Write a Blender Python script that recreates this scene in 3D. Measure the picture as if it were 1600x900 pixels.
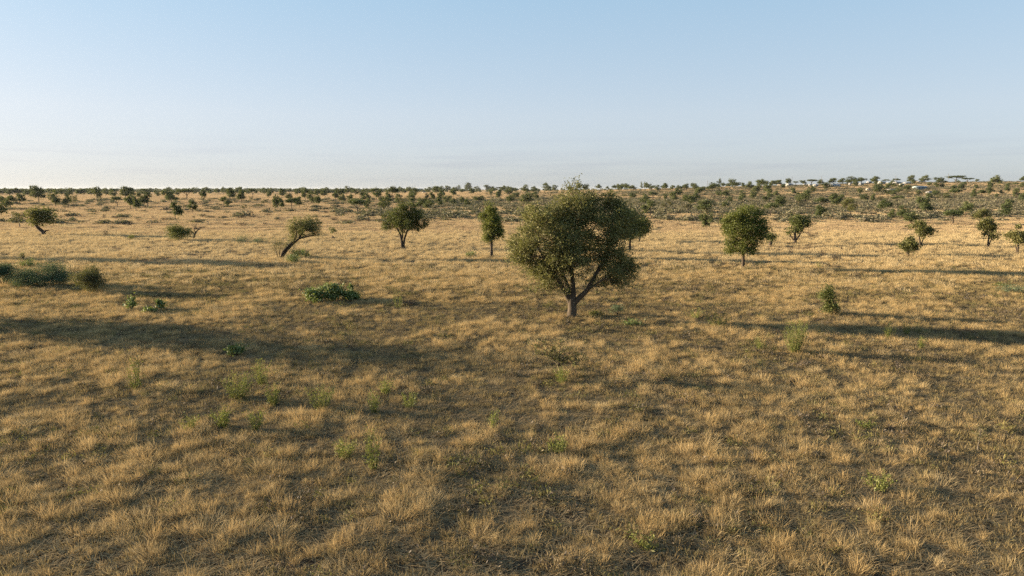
import bpy, math, random
import numpy as np
from mathutils import Vector, Matrix

for o in list(bpy.data.objects):
    bpy.data.objects.remove(o)
scene = bpy.context.scene
COL = scene.collection
R = math.radians

# ------------------------------------------------------------------ camera
F = 1081.0            # focal length in photo pixels (1600 wide)
HOR = 296.0           # photo row of the true horizon
CAMZ = 7.5
PITCH = math.atan((450 - HOR) / F)
cam_data = bpy.data.cameras.new('camera')
cam_data.sensor_width = 36.0
cam_data.lens = 36.0 * F / 1600.0
cam_data.clip_start = 0.1
cam_data.clip_end = 40000
cam = bpy.data.objects.new('camera', cam_data)
COL.objects.link(cam)
cam.location = (0, 0, CAMZ)
cam.rotation_euler = (math.pi / 2 - PITCH, 0, 0)
scene.camera = cam

# ------------------------------------------------------------------ sky, sun, exposure
SUN_EL = R(9.0)
SUN_AZ = R(-77.0)     # measured from +Y towards +X: the sun stands to the left, slightly ahead
world = bpy.data.worlds.new('World')
scene.world = world
world.use_nodes = True
wn = world.node_tree.nodes
wl = world.node_tree.links
wn.clear()
wout = wn.new('ShaderNodeOutputWorld')
wbg = wn.new('ShaderNodeBackground')
wsky = wn.new('ShaderNodeTexSky')
wsky.sky_type = 'NISHITA'
wsky.sun_disc = False
wsky.sun_elevation = SUN_EL
wsky.sun_rotation = SUN_AZ
wsky.altitude = 1600
wsky.air_density = 0.8
wsky.dust_density = 5.0
wsky.ozone_density = 2.0
EXPOSURE = 1.98
wgam = wn.new('ShaderNodeGamma')          # the camera's soft highlight curve on the bright sky
wgam.inputs['Gamma'].default_value = 0.28
wmul = wn.new('ShaderNodeMix')
wmul.data_type = 'RGBA'; wmul.blend_type = 'MULTIPLY'; wmul.inputs[0].default_value = 1.0
wk = 0.12 ** 0.28 / 0.12 / 2 ** EXPOSURE
wmul.inputs[7].default_value = (1.06 * wk, 1.17 * wk, 1.27 * wk, 1)
wbg.inputs['Strength'].default_value = 0.12
wl.new(wsky.outputs['Color'], wgam.inputs['Color'])
wl.new(wgam.outputs['Color'], wmul.inputs[6])
wtc = wn.new('ShaderNodeTexCoord')
wsep = wn.new('ShaderNodeSeparateXYZ'); wl.new(wtc.outputs['Generated'], wsep.inputs[0])
wramp = wn.new('ShaderNodeValToRGB')       # dust thins out with height
def wstops(rmp, stops):
    el = rmp.color_ramp.elements
    while len(el) < len(stops):
        el.new(0.99)
    for i_, (p_, c_) in enumerate(stops):
        el[i_].position = p_
        el[i_].color = (*c_, 1)


wstops(wramp, [(0.0, (0.86, 0.81, 0.785)), (0.035, (0.86, 0.80, 0.775)), (0.10, (0.895, 0.84, 0.81)), (0.30, (0.66, 0.81, 0.87))])
wl.new(wsep.outputs['Z'], wramp.inputs[0])
wdust = wn.new('ShaderNodeMix'); wdust.data_type = 'RGBA'; wdust.blend_type = 'MULTIPLY'; wdust.inputs[0].default_value = 1.0
wl.new(wmul.outputs[2], wdust.inputs[6]); wl.new(wramp.outputs[0], wdust.inputs[7])
wmap = wn.new('ShaderNodeMapping'); wmap.inputs['Scale'].default_value = (3.0, 3.0, 60.0)
wl.new(wtc.outputs['Generated'], wmap.inputs['Vector'])
wnoi = wn.new('ShaderNodeTexNoise'); wnoi.inputs['Scale'].default_value = 1.6; wnoi.inputs['Detail'].default_value = 5
wl.new(wmap.outputs[0], wnoi.inputs['Vector'])
wcr = wn.new('ShaderNodeMapRange'); wcr.inputs[1].default_value = 0.5; wcr.inputs[2].default_value = 0.75; wcr.inputs[4].default_value = 1.0
wl.new(wnoi.outputs['Fac'], wcr.inputs[0])
wbr = wn.new('ShaderNodeValToRGB')         # wisps lie low
wstops(wbr, [(0.0, (0.3,) * 3), (0.03, (1.0,) * 3), (0.085, (0.0,) * 3)])
wl.new(wsep.outputs['Z'], wbr.inputs[0])
wmm = wn.new('ShaderNodeMath'); wmm.operation = 'MULTIPLY'
wl.new(wcr.outputs[0], wmm.inputs[0]); wl.new(wbr.outputs[0], wmm.inputs[1])
wcl = wn.new('ShaderNodeMix'); wcl.data_type = 'RGBA'; wcl.blend_type = 'MULTIPLY'
wl.new(wmm.outputs[0], wcl.inputs[0]); wl.new(wdust.outputs[2], wcl.inputs[6]); wcl.inputs[7].default_value = (0.90, 0.90, 0.935, 1)
wl.new(wcl.outputs[2], wbg.inputs['Color'])
wl.new(wbg.outputs['Background'], wout.inputs['Surface'])

sun_data = bpy.data.lights.new('sun', 'SUN')
sun_data.energy = 5.0
sun_data.angle = R(0.5)
sun_data.color = (1.0, 0.81, 0.56)
sun = bpy.data.objects.new('sun', sun_data)
COL.objects.link(sun)
sdir = Vector((math.sin(SUN_AZ) * math.cos(SUN_EL), math.cos(SUN_AZ) * math.cos(SUN_EL), math.sin(SUN_EL)))
sun.rotation_euler = (-sdir).to_track_quat('-Z', 'Y').to_euler()
sun.location = sdir * 60

vs = scene.view_settings
vs.view_transform = 'Standard'
vs.look = 'None'
vs.exposure = EXPOSURE
vs.gamma = 1.0
vs.use_curve_mapping = False
scene.cycles.use_denoising = False
scene.cycles.max_bounces = 6
scene.cycles.transparent_max_bounces = 4

# ------------------------------------------------------------------ helpers
rng = np.random.default_rng(7)
random.seed(7)


def hash2(ix, iy, seed):
    h = (ix.astype(np.int64) * 374761393 + iy.astype(np.int64) * 668265263 + seed * 144269) & 0x7fffffff
    h = ((h ^ (h >> 13)) * 1274126177) & 0x7fffffff
    return ((h ^ (h >> 16)) & 0xffff) / 65535.0


def vnoise(x, y, seed=0):
    x = np.asarray(x, float); y = np.asarray(y, float)
    ix = np.floor(x); iy = np.floor(y)
    fx = x - ix; fy = y - iy
    fx = fx * fx * (3 - 2 * fx); fy = fy * fy * (3 - 2 * fy)
    a = hash2(ix, iy, seed); b = hash2(ix + 1, iy, seed)
    c = hash2(ix, iy + 1, seed); d = hash2(ix + 1, iy + 1, seed)
    return (a * (1 - fx) + b * fx) * (1 - fy) + (c * (1 - fx) + d * fx) * fy


def fbm(x, y, seed=0, octv=4):
    s = 0; amp = 0.5; tot = 0
    x = np.asarray(x, float); y = np.asarray(y, float)
    for k in range(octv):
        s = s + amp * vnoise(x * 2 ** k + 17.3 * k, y * 2 ** k - 9.1 * k, seed + k)
        tot += amp; amp *= 0.5
    return s / tot


def sstep(a, b, x):
    t = np.clip((np.asarray(x, float) - a) / (b - a), 0, 1)
    return t * t * (3 - 2 * t)


def ground_z(x, y):
    x = np.asarray(x, float); y = np.asarray(y, float)
    hill = 16.4 * np.exp(-((x - 620) / 538) ** 2 - ((y - 850) / 340) ** 2)
    far = 5.0 * np.exp(-((x + 700) / 2600) ** 2 - ((y - 3600) / 900) ** 2)
    fade = sstep(150, 260, y)
    bumps = (fbm(x / 14, y / 14, 3, 3) - 0.5) * 0.34 * (1 - 0.4 * fade)
    bumps += (fbm(x / 90, y / 90, 5, 2) - 0.5) * 1.6 * fade
    return hill + far + bumps - 0.02


def gz(x, y):
    return float(ground_z(np.array([x]), np.array([y]))[0])


CP, SP = math.cos(PITCH), math.sin(PITCH)


def pix_dir(px, py):
    a = (px - 800) / F; b = (450 - py) / F
    return (a, CP + b * SP, -SP + b * CP)


def on_ground(px, py, ymax=2300.0):
    """the point of the ground seen at a photo pixel; past the crest: the crest itself"""
    dx, dy, dz = pix_dir(px, py)
    ys = np.concatenate([np.arange(8, 200, 0.25), np.arange(200, ymax, 2.0)])
    t = ys / dy
    xs = dx * t; zs = CAMZ + dz * t
    d = zs - ground_z(xs, ys)
    k = np.nonzero(d < 0)[0]
    if len(k):
        i = k[0]
    else:
        sel = ys > 300
        i = np.nonzero(sel)[0][np.argmin((d / ys)[sel])]
    return float(xs[i]), float(ys[i]), gz(xs[i], ys[i])


def depth_scale(x, y):
    """metres per photo pixel at a ground point"""
    return (y * CP + CAMZ * SP) / F


def mesh_from(name, V, Q=None, T=None, mat=None, smooth=False, attrs=None):
    V = np.asarray(V, np.float32).reshape(-1, 3)
    m = bpy.data.meshes.new(name)
    m.vertices.add(len(V))
    m.vertices.foreach_set('co', V.ravel())
    loops = []; starts = []; pos = 0
    nQ = 0 if Q is None else len(Q)
    nT = 0 if T is None else len(T)
    if nQ:
        Q = np.asarray(Q, np.int32).reshape(-1, 4)
        loops.append(Q.ravel()); starts.append(np.arange(nQ) * 4); pos = nQ * 4
    if nT:
        T = np.asarray(T, np.int32).reshape(-1, 3)
        loops.append(T.ravel()); starts.append(pos + np.arange(nT) * 3)
    if loops:
        L = np.concatenate(loops); S = np.concatenate(starts).astype(np.int32)
        m.loops.add(len(L)); m.loops.foreach_set('vertex_index', L)
        m.polygons.add(len(S)); m.polygons.foreach_set('loop_start', S)
        if smooth:
            m.polygons.foreach_set('use_smooth', np.ones(len(S), bool))
    if attrs:
        for k, a in attrs.items():
            at = m.attributes.new(k, 'FLOAT', 'POINT')
            at.data.foreach_set('value', np.asarray(a, np.float32))
    m.update(calc_edges=True)
    m.validate()
    if mat:
        m.materials.append(mat)
    return m


def add_obj(name, data, parent=None):
    o = bpy.data.objects.new(name, data)
    COL.objects.link(o)
    if parent is not None:
        o.parent = parent
    return o


def tag(o, label=None, cat=None, group=None, kind=None):
    if label: o['label'] = label
    if cat: o['category'] = cat
    if group: o['group'] = group
    if kind: o['kind'] = kind
    return o


def empty(name, loc, rz=0.0, scale=(1, 1, 1)):
    o = bpy.data.objects.new(name, None)
    COL.objects.link(o)
    o.location = loc
    o.rotation_euler = (0, 0, rz)
    o.scale = scale
    o.empty_display_size = 0.3
    return o


class Tubes:
    """collects tapered tubes into one mesh"""
    def __init__(self):
        self.V = []; self.Q = []; self.n = 0

    def tube(self, pts, rad, sides=6):
        pts = [Vector(p) for p in pts]
        k = len(pts)
        for i, p in enumerate(pts):
            d = (pts[min(i + 1, k - 1)] - pts[max(i - 1, 0)])
            if d.length < 1e-6: d = Vector((0, 0, 1))
            d.normalize()
            u = d.cross(Vector((0.31, 0.95, 0.07)))
            if u.length < 1e-3: u = d.cross(Vector((1, 0, 0)))
            u.normalize(); v = d.cross(u)
            for s in range(sides):
                a = 2 * math.pi * s / sides
                self.V.append(p + (u * math.cos(a) + v * math.sin(a)) * rad[i])
        for i in range(k - 1):
            for s in range(sides):
                a = self.n + i * sides + s
                b = self.n + i * sides + (s + 1) % sides
                self.Q.append((a, b, b + sides, a + sides))
        self.n += k * sides

    def mesh(self, name, mat, smooth=True):
        return mesh_from(name, [tuple(v) for v in self.V], self.Q, mat=mat, smooth=smooth)


def curve_pts(a, b, n, wob, lift, rg):
    a = Vector(a); b = Vector(b); L = (b - a).length
    out = []
    w = Vector((rg.normal(), rg.normal(), rg.normal() * 0.5)) * wob * L
    for i in range(n + 1):
        t = i / n
        p = a.lerp(b, t) + w * math.sin(math.pi * t) + Vector((0, 0, lift * L * math.sin(math.pi * t)))
        out.append(p)
    return out


def leaf_quads(C, size, rg, flat=0.0, aspect=0.5, jit=0.35):
    """diamond leaves at centres C"""
    n = len(C)
    d = rg.normal(size=(n, 3)); d[:, 2] *= (1 - flat)
    d /= np.linalg.norm(d, axis=1)[:, None] + 1e-9
    e = rg.normal(size=(n, 3))
    e -= d * np.sum(d * e, 1)[:, None]
    e /= np.linalg.norm(e, axis=1)[:, None] + 1e-9
    L = size * (1 + jit * rg.normal(size=n)).clip(0.4, 1.9)
    u = d * (L * 0.5)[:, None]; v = e * (L * 0.5 * aspect)[:, None]
    V = np.stack([C - u, C + v, C + u, C - v], 1).reshape(-1, 3)
    Q = np.arange(4 * n).reshape(-1, 4)
    return V, Q


# ------------------------------------------------------------------ materials
def new_mat(name):
    m = bpy.data.materials.new(name)
    m.use_nodes = True
    nt = m.node_tree
    for n in list(nt.nodes):
        nt.nodes.remove(n)
    out = nt.nodes.new('ShaderNodeOutputMaterial')
    return m, nt, out


def ramp(nt, stops):
    r = nt.nodes.new('ShaderNodeValToRGB')
    el = r.color_ramp.elements
    while len(el) < len(stops):
        el.new(0.5)
    for e, (p, c) in zip(el, stops):
        e.position = p; e.color = (*c, 1)
    return r


def mixc(nt, fac, a, b, mode='MIX'):
    m = nt.nodes.new('ShaderNodeMix')
    m.data_type = 'RGBA'; m.blend_type = mode
    for sock, val in ((0, fac), (6, a), (7, b)):
        if hasattr(val, 'is_output') or isinstance(val, bpy.types.NodeSocket):
            nt.links.new(val, m.inputs[sock])
        elif isinstance(val, (int, float)):
            m.inputs[sock].default_value = val
        else:
            m.inputs[sock].default_value = (*val, 1)
    return m.outputs[2]


def noise(nt, vec, scale, detail=4, rough=0.55):
    n = nt.nodes.new('ShaderNodeTexNoise')
    n.inputs['Scale'].default_value = scale
    n.inputs['Detail'].default_value = detail
    n.inputs['Roughness'].default_value = rough
    if vec is not None:
        nt.links.new(vec, n.inputs['Vector'])
    return n.outputs['Fac']


def math_n(nt, op, a, b=None, clamp=False):
    m = nt.nodes.new('ShaderNodeMath'); m.operation = op; m.use_clamp = clamp
    for i, v in enumerate((a, b)):
        if v is None: continue
        if isinstance(v, (int, float)): m.inputs[i].default_value = v
        else: nt.links.new(v, m.inputs[i])
    return m.outputs[0]


def leaf_mat(name, cols, transl=0.3, gloss=0.015, obj_scale=1.0):
    """cols: three base colours (dark, mid, light) mixed by tree, clump and leaf"""
    m, nt, out = new_mat(name)
    geo = nt.nodes.new('ShaderNodeNewGeometry')
    oi = nt.nodes.new('ShaderNodeObjectInfo')
    tc = nt.nodes.new('ShaderNodeTexCoord')
    nz = noise(nt, geo.outputs['Position'], 0.9 * obj_scale, 2)
    a = math_n(nt, 'MULTIPLY', oi.outputs['Random'], 0.42)
    b = math_n(nt, 'MULTIPLY', geo.outputs['Random Per Island'], 0.34)
    c = math_n(nt, 'MULTIPLY', nz, 0.5)
    s = math_n(nt, 'ADD', math_n(nt, 'ADD', a, b), math_n(nt, 'SUBTRACT', c, 0.12), True)
    r = ramp(nt, [(0.05, cols[0]), (0.5, cols[1]), (0.95, cols[2])])
    nt.links.new(s, r.inputs[0])
    dif = nt.nodes.new('ShaderNodeBsdfDiffuse')
    tr = nt.nodes.new('ShaderNodeBsdfTranslucent')
    gl = nt.nodes.new('ShaderNodeBsdfGlossy'); gl.inputs['Roughness'].default_value = 0.55
    nt.links.new(r.outputs[0], dif.inputs['Color'])
    warm = mixc(nt, 0.5, r.outputs[0], (0.16, 0.17, 0.03))
    nt.links.new(warm, tr.inputs['Color'])
    m1 = nt.nodes.new('ShaderNodeMixShader'); m1.inputs[0].default_value = transl
    m2 = nt.nodes.new('ShaderNodeMixShader'); m2.inputs[0].default_value = gloss
    nt.links.new(dif.outputs[0], m1.inputs[1]); nt.links.new(tr.outputs[0], m1.inputs[2])
    nt.links.new(m1.outputs[0], m2.inputs[1]); nt.links.new(gl.outputs[0], m2.inputs[2])
    nt.links.new(m2.outputs[0], out.inputs['Surface'])
    return m


def grass_mat(name, cols, root, transl=0.3):
    """per clump and regional tint; paler, drier towards the seed heads"""
    m, nt, out = new_mat(name)
    oi = nt.nodes.new('ShaderNodeObjectInfo')
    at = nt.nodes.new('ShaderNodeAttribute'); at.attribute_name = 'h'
    geo = nt.nodes.new('ShaderNodeNewGeometry')
    reg = noise(nt, oi.outputs['Location'], 0.045, 3, 0.6)
    loc = noise(nt, oi.outputs['Location'], 0.5, 2)
    a = math_n(nt, 'MULTIPLY', oi.outputs['Random'], 0.36)
    b = math_n(nt, 'MULTIPLY', geo.outputs['Random Per Island'], 0.30)
    c = math_n(nt, 'ADD', math_n(nt, 'MULTIPLY', reg, 0.5), math_n(nt, 'MULTIPLY', loc, 0.3))
    s = math_n(nt, 'SUBTRACT', math_n(nt, 'ADD', math_n(nt, 'ADD', a, b), c), 0.22, True)
    r = ramp(nt, [(0.08 + 0.84 * i / (len(cols) - 1), c_) for i, c_ in enumerate(cols)])
    nt.links.new(s, r.inputs[0])
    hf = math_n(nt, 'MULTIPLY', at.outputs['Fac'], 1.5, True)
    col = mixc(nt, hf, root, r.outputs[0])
    dif = nt.nodes.new('ShaderNodeBsdfDiffuse')
    tr = nt.nodes.new('ShaderNodeBsdfTranslucent')
    nt.links.new(col, dif.inputs['Color']); nt.links.new(col, tr.inputs['Color'])
    mx = nt.nodes.new('ShaderNodeMixShader'); mx.inputs[0].default_value = transl
    nt.links.new(dif.outputs[0], mx.inputs[1]); nt.links.new(tr.outputs[0], mx.inputs[2])
    nt.links.new(mx.outputs[0], out.inputs['Surface'])
    return m


def plain_mat(name, c0, c1, scale=3.0, rough=0.9, bump=0.0, bscale=20.0):
    m, nt, out = new_mat(name)
    tc = nt.nodes.new('ShaderNodeTexCoord')
    bs = nt.nodes.new('ShaderNodeBsdfPrincipled')
    bs.inputs['Roughness'].default_value = rough
    bs.inputs['Specular IOR Level'].default_value = 0.25
    f = noise(nt, tc.outputs['Object'], scale, 5, 0.6)
    r = ramp(nt, [(0.3, c0), (0.7, c1)])
    nt.links.new(f, r.inputs[0])
    nt.links.new(r.outputs[0], bs.inputs['Base Color'])
    if bump:
        b = nt.nodes.new('ShaderNodeBump'); b.inputs['Strength'].default_value = bump
        nt.links.new(noise(nt, tc.outputs['Object'], bscale, 4), b.inputs['Height'])
        nt.links.new(b.outputs[0], bs.inputs['Normal'])
    nt.links.new(bs.outputs[0], out.inputs['Surface'])
    return m


M = {}
M['leaf_hero'] = leaf_mat('olive_leaf', [(0.052, 0.056, 0.018), (0.122, 0.120, 0.040), (0.225, 0.205, 0.080)], 0.28)
M['leaf_tree'] = leaf_mat('acacia_leaf', [(0.036, 0.046, 0.014), (0.080, 0.094, 0.028), (0.155, 0.158, 0.052)], 0.30)
M['leaf_bright'] = leaf_mat('yellow_green_leaf', [(0.048, 0.060, 0.014), (0.105, 0.122, 0.026), (0.190, 0.190, 0.048)], 0.34)
M['leaf_far'] = leaf_mat('far_acacia_leaf', [(0.036, 0.048, 0.018), (0.074, 0.092, 0.032), (0.145, 0.152, 0.060)], 0.25, obj_scale=0.5)
M['leaf_dry'] = leaf_mat('dry_leaf', [(0.060, 0.058, 0.025), (0.105, 0.095, 0.042), (0.165, 0.140, 0.070)], 0.25)
M['leaf_blue'] = leaf_mat('blue_green_leaf', [(0.045, 0.078, 0.042), (0.080, 0.122, 0.068), (0.140, 0.180, 0.105)], 0.2)
M['leaf_broad'] = leaf_mat('broad_green_leaf', [(0.055, 0.088, 0.018), (0.105, 0.150, 0.030), (0.190, 0.215, 0.060)], 0.3, 0.05)
M['leaf_weed'] = leaf_mat('weed_leaf', [(0.080, 0.095, 0.024), (0.150, 0.165, 0.040), (0.240, 0.230, 0.075)], 0.35)
M['leaf_scrub'] = leaf_mat('scrub_leaf', [(0.105, 0.085, 0.066), (0.150, 0.130, 0.082), (0.205, 0.188, 0.105)], 0.2, obj_scale=0.3)
M['twig'] = leaf_mat('dead_twig', [(0.030, 0.022, 0.016), (0.055, 0.042, 0.030), (0.090, 0.070, 0.050)], 0.0)
M['bark'] = plain_mat('bark', (0.040, 0.030, 0.021), (0.105, 0.080, 0.056), 5, 0.95, 0.7, 14)
M['bark_dark'] = plain_mat('dark_bark', (0.035, 0.026, 0.018), (0.085, 0.064, 0.044), 5, 0.95, 0.5, 12)
M['bark_pale'] = plain_mat('pale_bark', (0.20, 0.15, 0.08), (0.34, 0.27, 0.15), 5, 0.9, 0.3, 12)
M['earth'] = plain_mat('termite_earth', (0.050, 0.032, 0.022), (0.105, 0.066, 0.044), 4, 1.0, 0.8, 9)
M['wood'] = plain_mat('weathered_wood', (0.10, 0.08, 0.06), (0.20, 0.17, 0.13), 6, 0.9)
M['white_wall'] = plain_mat('white_plaster', (0.30, 0.29, 0.27), (0.40, 0.39, 0.37), 0.6, 0.85)
M['cream_wall'] = plain_mat('cream_plaster', (0.38, 0.32, 0.24), (0.48, 0.42, 0.33), 0.6, 0.85)
M['blue_wall'] = plain_mat('pale_blue_sheet', (0.22, 0.28, 0.28), (0.29, 0.35, 0.35), 0.6, 0.6)
M['grey_wall'] = plain_mat('grey_block', (0.24, 0.24, 0.25), (0.34, 0.34, 0.35), 0.6, 0.85)
M['tin'] = plain_mat('tin_roof', (0.26, 0.26, 0.26), (0.34, 0.34, 0.33), 0.5, 0.4)
M['tin_dark'] = plain_mat('dark_roof', (0.10, 0.10, 0.12), (0.18, 0.17, 0.18), 0.5, 0.5)
M['tin_blue'] = plain_mat('grey_blue_roof', (0.20, 0.24, 0.28), (0.28, 0.32, 0.36), 0.5, 0.45)
M['rust'] = plain_mat('rusty_roof', (0.22, 0.10, 0.05), (0.36, 0.20, 0.11), 0.8, 0.7)
M['glass'] = plain_mat('dark_glass', (0.02, 0.025, 0.03), (0.04, 0.045, 0.05), 2, 0.15)
M['door'] = plain_mat('brown_door', (0.09, 0.05, 0.03), (0.14, 0.08, 0.05), 2, 0.6)


def soil_material():
    m, nt, out = new_mat('savanna_soil')
    geo = nt.nodes.new('ShaderNodeNewGeometry')
    P = geo.outputs['Position']
    sep = nt.nodes.new('ShaderNodeSeparateXYZ'); nt.links.new(P, sep.inputs[0])
    fine = noise(nt, P, 9.0, 6, 0.7)
    mid = noise(nt, P, 0.8, 5, 0.6)
    big = noise(nt, P, 0.035, 4, 0.6)
    soil = ramp(nt, [(0.3, (0.026, 0.021, 0.017)), (0.55, (0.058, 0.045, 0.033)), (0.8, (0.13, 0.10, 0.068))])
    nt.links.new(math_n(nt, 'ADD', math_n(nt, 'MULTIPLY', fine, 0.6), math_n(nt, 'MULTIPLY', mid, 0.4)), soil.inputs[0])
    straw = ramp(nt, [(0.3, (0.17, 0.12, 0.062)), (0.7, (0.34, 0.245, 0.125))])
    nt.links.new(fine, straw.inputs[0])
    red = mixc(nt, math_n(nt, 'MULTIPLY', math_n(nt, 'SUBTRACT', big, 0.52, True), 5, True), straw.outputs[0], (0.30, 0.165, 0.085))
    cover = math_n(nt, 'ADD', math_n(nt, 'MULTIPLY', math_n(nt, 'SUBTRACT', mid, 0.50), 3.0), 0.05, True)
    # closer turf past the bare grazing ground
    mr = nt.nodes.new('ShaderNodeMapRange'); nt.links.new(sep.outputs['Y'], mr.inputs[0])
    mr.inputs[1].default_value = 40; mr.inputs[2].default_value = 110
    cover2 = math_n(nt, 'MAXIMUM', cover, math_n(nt, 'MULTIPLY', mr.outputs[0], 0.9))
    col = mixc(nt, cover2, soil.outputs[0], red)
    bs = nt.nodes.new('ShaderNodeBsdfDiffuse')
    nt.links.new(col, bs.inputs['Color'])
    b = nt.nodes.new('ShaderNodeBump'); b.inputs['Strength'].default_value = 0.6; b.inputs['Distance'].default_value = 0.08
    nt.links.new(noise(nt, P, 5.0, 6, 0.7), b.inputs['Height'])
    nt.links.new(b.outputs[0], bs.inputs['Normal'])
    nt.links.new(bs.outputs[0], out.inputs['Surface'])
    return m


# ------------------------------------------------------------------ ground sheet
def graded(lo, hi, fine, n_side):
    t = np.linspace(-1, 1, n_side)
    k = 6.2
    s = np.sinh(k * t) / math.sinh(k)
    return np.where(s < 0, -s * lo, s * hi)


gx = graded(-11000, 11000, 0.5, 331)
ty = np.linspace(0, 1, 330)
gy = -60 + 11000 * np.sinh(6.4 * ty) / math.sinh(6.4) + 130 * ty
X, Y = np.meshgrid(gx, gy)
Z = ground_z(X, Y)
V = np.stack([X.ravel(), Y.ravel(), Z.ravel()], 1)
nx = len(gx)
ii, jj = np.meshgrid(np.arange(nx - 1), np.arange(len(gy) - 1))
a = (jj * nx + ii).ravel()
Q = np.stack([a, a + 1, a + 1 + nx, a + nx], 1)
g = add_obj('ground', mesh_from('ground', V, Q, mat=soil_material(), smooth=True))
tag(g, 'dry savanna ground of dark soil and straw stretching to the horizon', 'ground', kind='structure')

# ------------------------------------------------------------------ grass
def blades(n, rad, h0, h1, w, bend, rg, lean=(0.0, 0.0), segs=2, out=0.6):
    """n bent blades rooted in a disc; attribute h runs 0..1 up the blade"""
    V = []; Q = []; T = []; H = []
    base = 0
    r = rad * np.sqrt(rg.random(n)); a = rg.random(n) * 2 * math.pi
    bx = r * np.cos(a); by = r * np.sin(a)
    hh = h0 + (h1 - h0) * rg.random(n) ** 1.2
    for i in range(n):
        ang = a[i] + rg.normal() * 0.7
        tilt = (r[i] / max(rad, 1e-6)) * out * rg.random() + 0.08
        dx = math.cos(ang) * tilt + lean[0] + rg.normal() * 0.10
        dy = math.sin(ang) * tilt + lean[1] + rg.normal() * 0.10
        pw = rg.random() * math.pi
        wx, wy = math.cos(pw) * w * 0.5, math.sin(pw) * w * 0.5
        L = hh[i]
        cx, cy, cz = bx[i], by[i], -0.02
        pts = []
        bx_, by_ = dx, dy
        for s in range(segs + 1):
            pts.append((cx, cy, cz))
            st = L / segs
            nrm = math.sqrt(bx_ * bx_ + by_ * by_ + 1)
            cx += bx_ / nrm * st; cy += by_ / nrm * st; cz += st / nrm
            bx_ *= 1 + bend; by_ *= 1 + bend
        for s in range(segs):
            k = 1 - 0.25 * s
            x, y, z = pts[s]
            V += [(x - wx * k, y - wy * k, z), (x + wx * k, y + wy * k, z)]
            H += [s / segs, s / segs]
        V.append(pts[-1]); H.append(1.0)
        for s in range(segs - 1):
            q = base + 2 * s
            Q.append((q, q + 1, q + 3, q + 2))
        q = base + 2 * (segs - 1)
        T.append((q, q + 1, q + 2))
        base += 2 * segs + 1
    return V, Q, T, H


def scatter(name, tuft, P, S, ROT, label, cat, mats=None):
    """one stuff object: tuft meshes set on points by geometry nodes"""
    me = bpy.data.meshes.new(name)
    me.vertices.add(len(P)); me.vertices.foreach_set('co', np.asarray(P, np.float32).ravel())
    at = me.attributes.new('sc', 'FLOAT_VECTOR', 'POINT'); at.data.foreach_set('vector', np.asarray(S, np.float32).ravel())
    at = me.attributes.new('ro', 'FLOAT_VECTOR', 'POINT'); at.data.foreach_set('vector', np.asarray(ROT, np.float32).ravel())
    me.update()
    o = add_obj(name, me)
    src = bpy.data.objects.new(name + '_source', tuft)
    ng = bpy.data.node_groups.new(name, 'GeometryNodeTree')
    ng.interface.new_socket('Geometry', in_out='INPUT', socket_type='NodeSocketGeometry')
    ng.interface.new_socket('Geometry', in_out='OUTPUT', socket_type='NodeSocketGeometry')
    N = ng.nodes
    gi = N.new('NodeGroupInput'); go = N.new('NodeGroupOutput')
    iop = N.new('GeometryNodeInstanceOnPoints')
    ob = N.new('GeometryNodeObjectInfo'); ob.inputs['Object'].default_value = src
    ob.transform_space = 'ORIGINAL'
    ob.inputs['As Instance'].default_value = True
    a1 = N.new('GeometryNodeInputNamedAttribute'); a1.data_type = 'FLOAT_VECTOR'; a1.inputs['Name'].default_value = 'sc'
    a2 = N.new('GeometryNodeInputNamedAttribute'); a2.data_type = 'FLOAT_VECTOR'; a2.inputs['Name'].default_value = 'ro'
    e2r = N.new('FunctionNodeEulerToRotation')
    L = ng.links
    L.new(gi.outputs[0], iop.inputs['Points'])
    L.new(ob.outputs['Geometry'], iop.inputs['Instance'])
    L.new(a1.outputs[0], iop.inputs['Scale'])
    L.new(a2.outputs[0], e2r.inputs[0])
    L.new(e2r.outputs[0], iop.inputs['Rotation'])
    L.new(iop.outputs[0], go.inputs[0])
    md = o.modifiers.new('scatter', 'NODES'); md.node_group = ng
    tag(o, label, cat, kind='stuff')
    return o


STRAW = [(0.27, 0.225, 0.112), (0.39, 0.295, 0.150), (0.52, 0.355, 0.155), (0.57, 0.430, 0.215), (0.57, 0.47, 0.28)]
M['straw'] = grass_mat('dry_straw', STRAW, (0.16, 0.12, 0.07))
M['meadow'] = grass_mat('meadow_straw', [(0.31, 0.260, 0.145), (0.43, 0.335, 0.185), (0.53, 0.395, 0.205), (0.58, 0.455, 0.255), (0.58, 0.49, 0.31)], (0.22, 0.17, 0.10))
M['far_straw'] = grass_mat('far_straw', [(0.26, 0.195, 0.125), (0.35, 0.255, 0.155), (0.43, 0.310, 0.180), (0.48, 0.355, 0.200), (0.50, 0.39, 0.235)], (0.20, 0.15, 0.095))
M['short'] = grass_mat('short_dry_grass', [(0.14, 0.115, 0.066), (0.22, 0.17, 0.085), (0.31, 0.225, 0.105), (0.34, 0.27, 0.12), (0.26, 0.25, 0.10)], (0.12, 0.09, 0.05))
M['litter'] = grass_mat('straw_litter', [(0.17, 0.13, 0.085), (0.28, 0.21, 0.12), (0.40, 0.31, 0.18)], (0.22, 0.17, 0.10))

rg = np.random.default_rng(11)


def tuft_mesh(name, mat, *args, **kw):
    V, Q, T, H = blades(*args, **kw)
    return mesh_from(name, V, Q, T, mat=mat, attrs={'h': H})


def wedge(y0, y1, n, margin=6.0, slope=0.80):
    """points on the ground strip the camera looks over, even in area"""
    u = rg.random(n)
    y = np.sqrt(y0 ** 2 + u * (y1 ** 2 - y0 ** 2))
    x = (rg.random(n) * 2 - 1) * (slope * y + margin)
    return x, y


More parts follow.
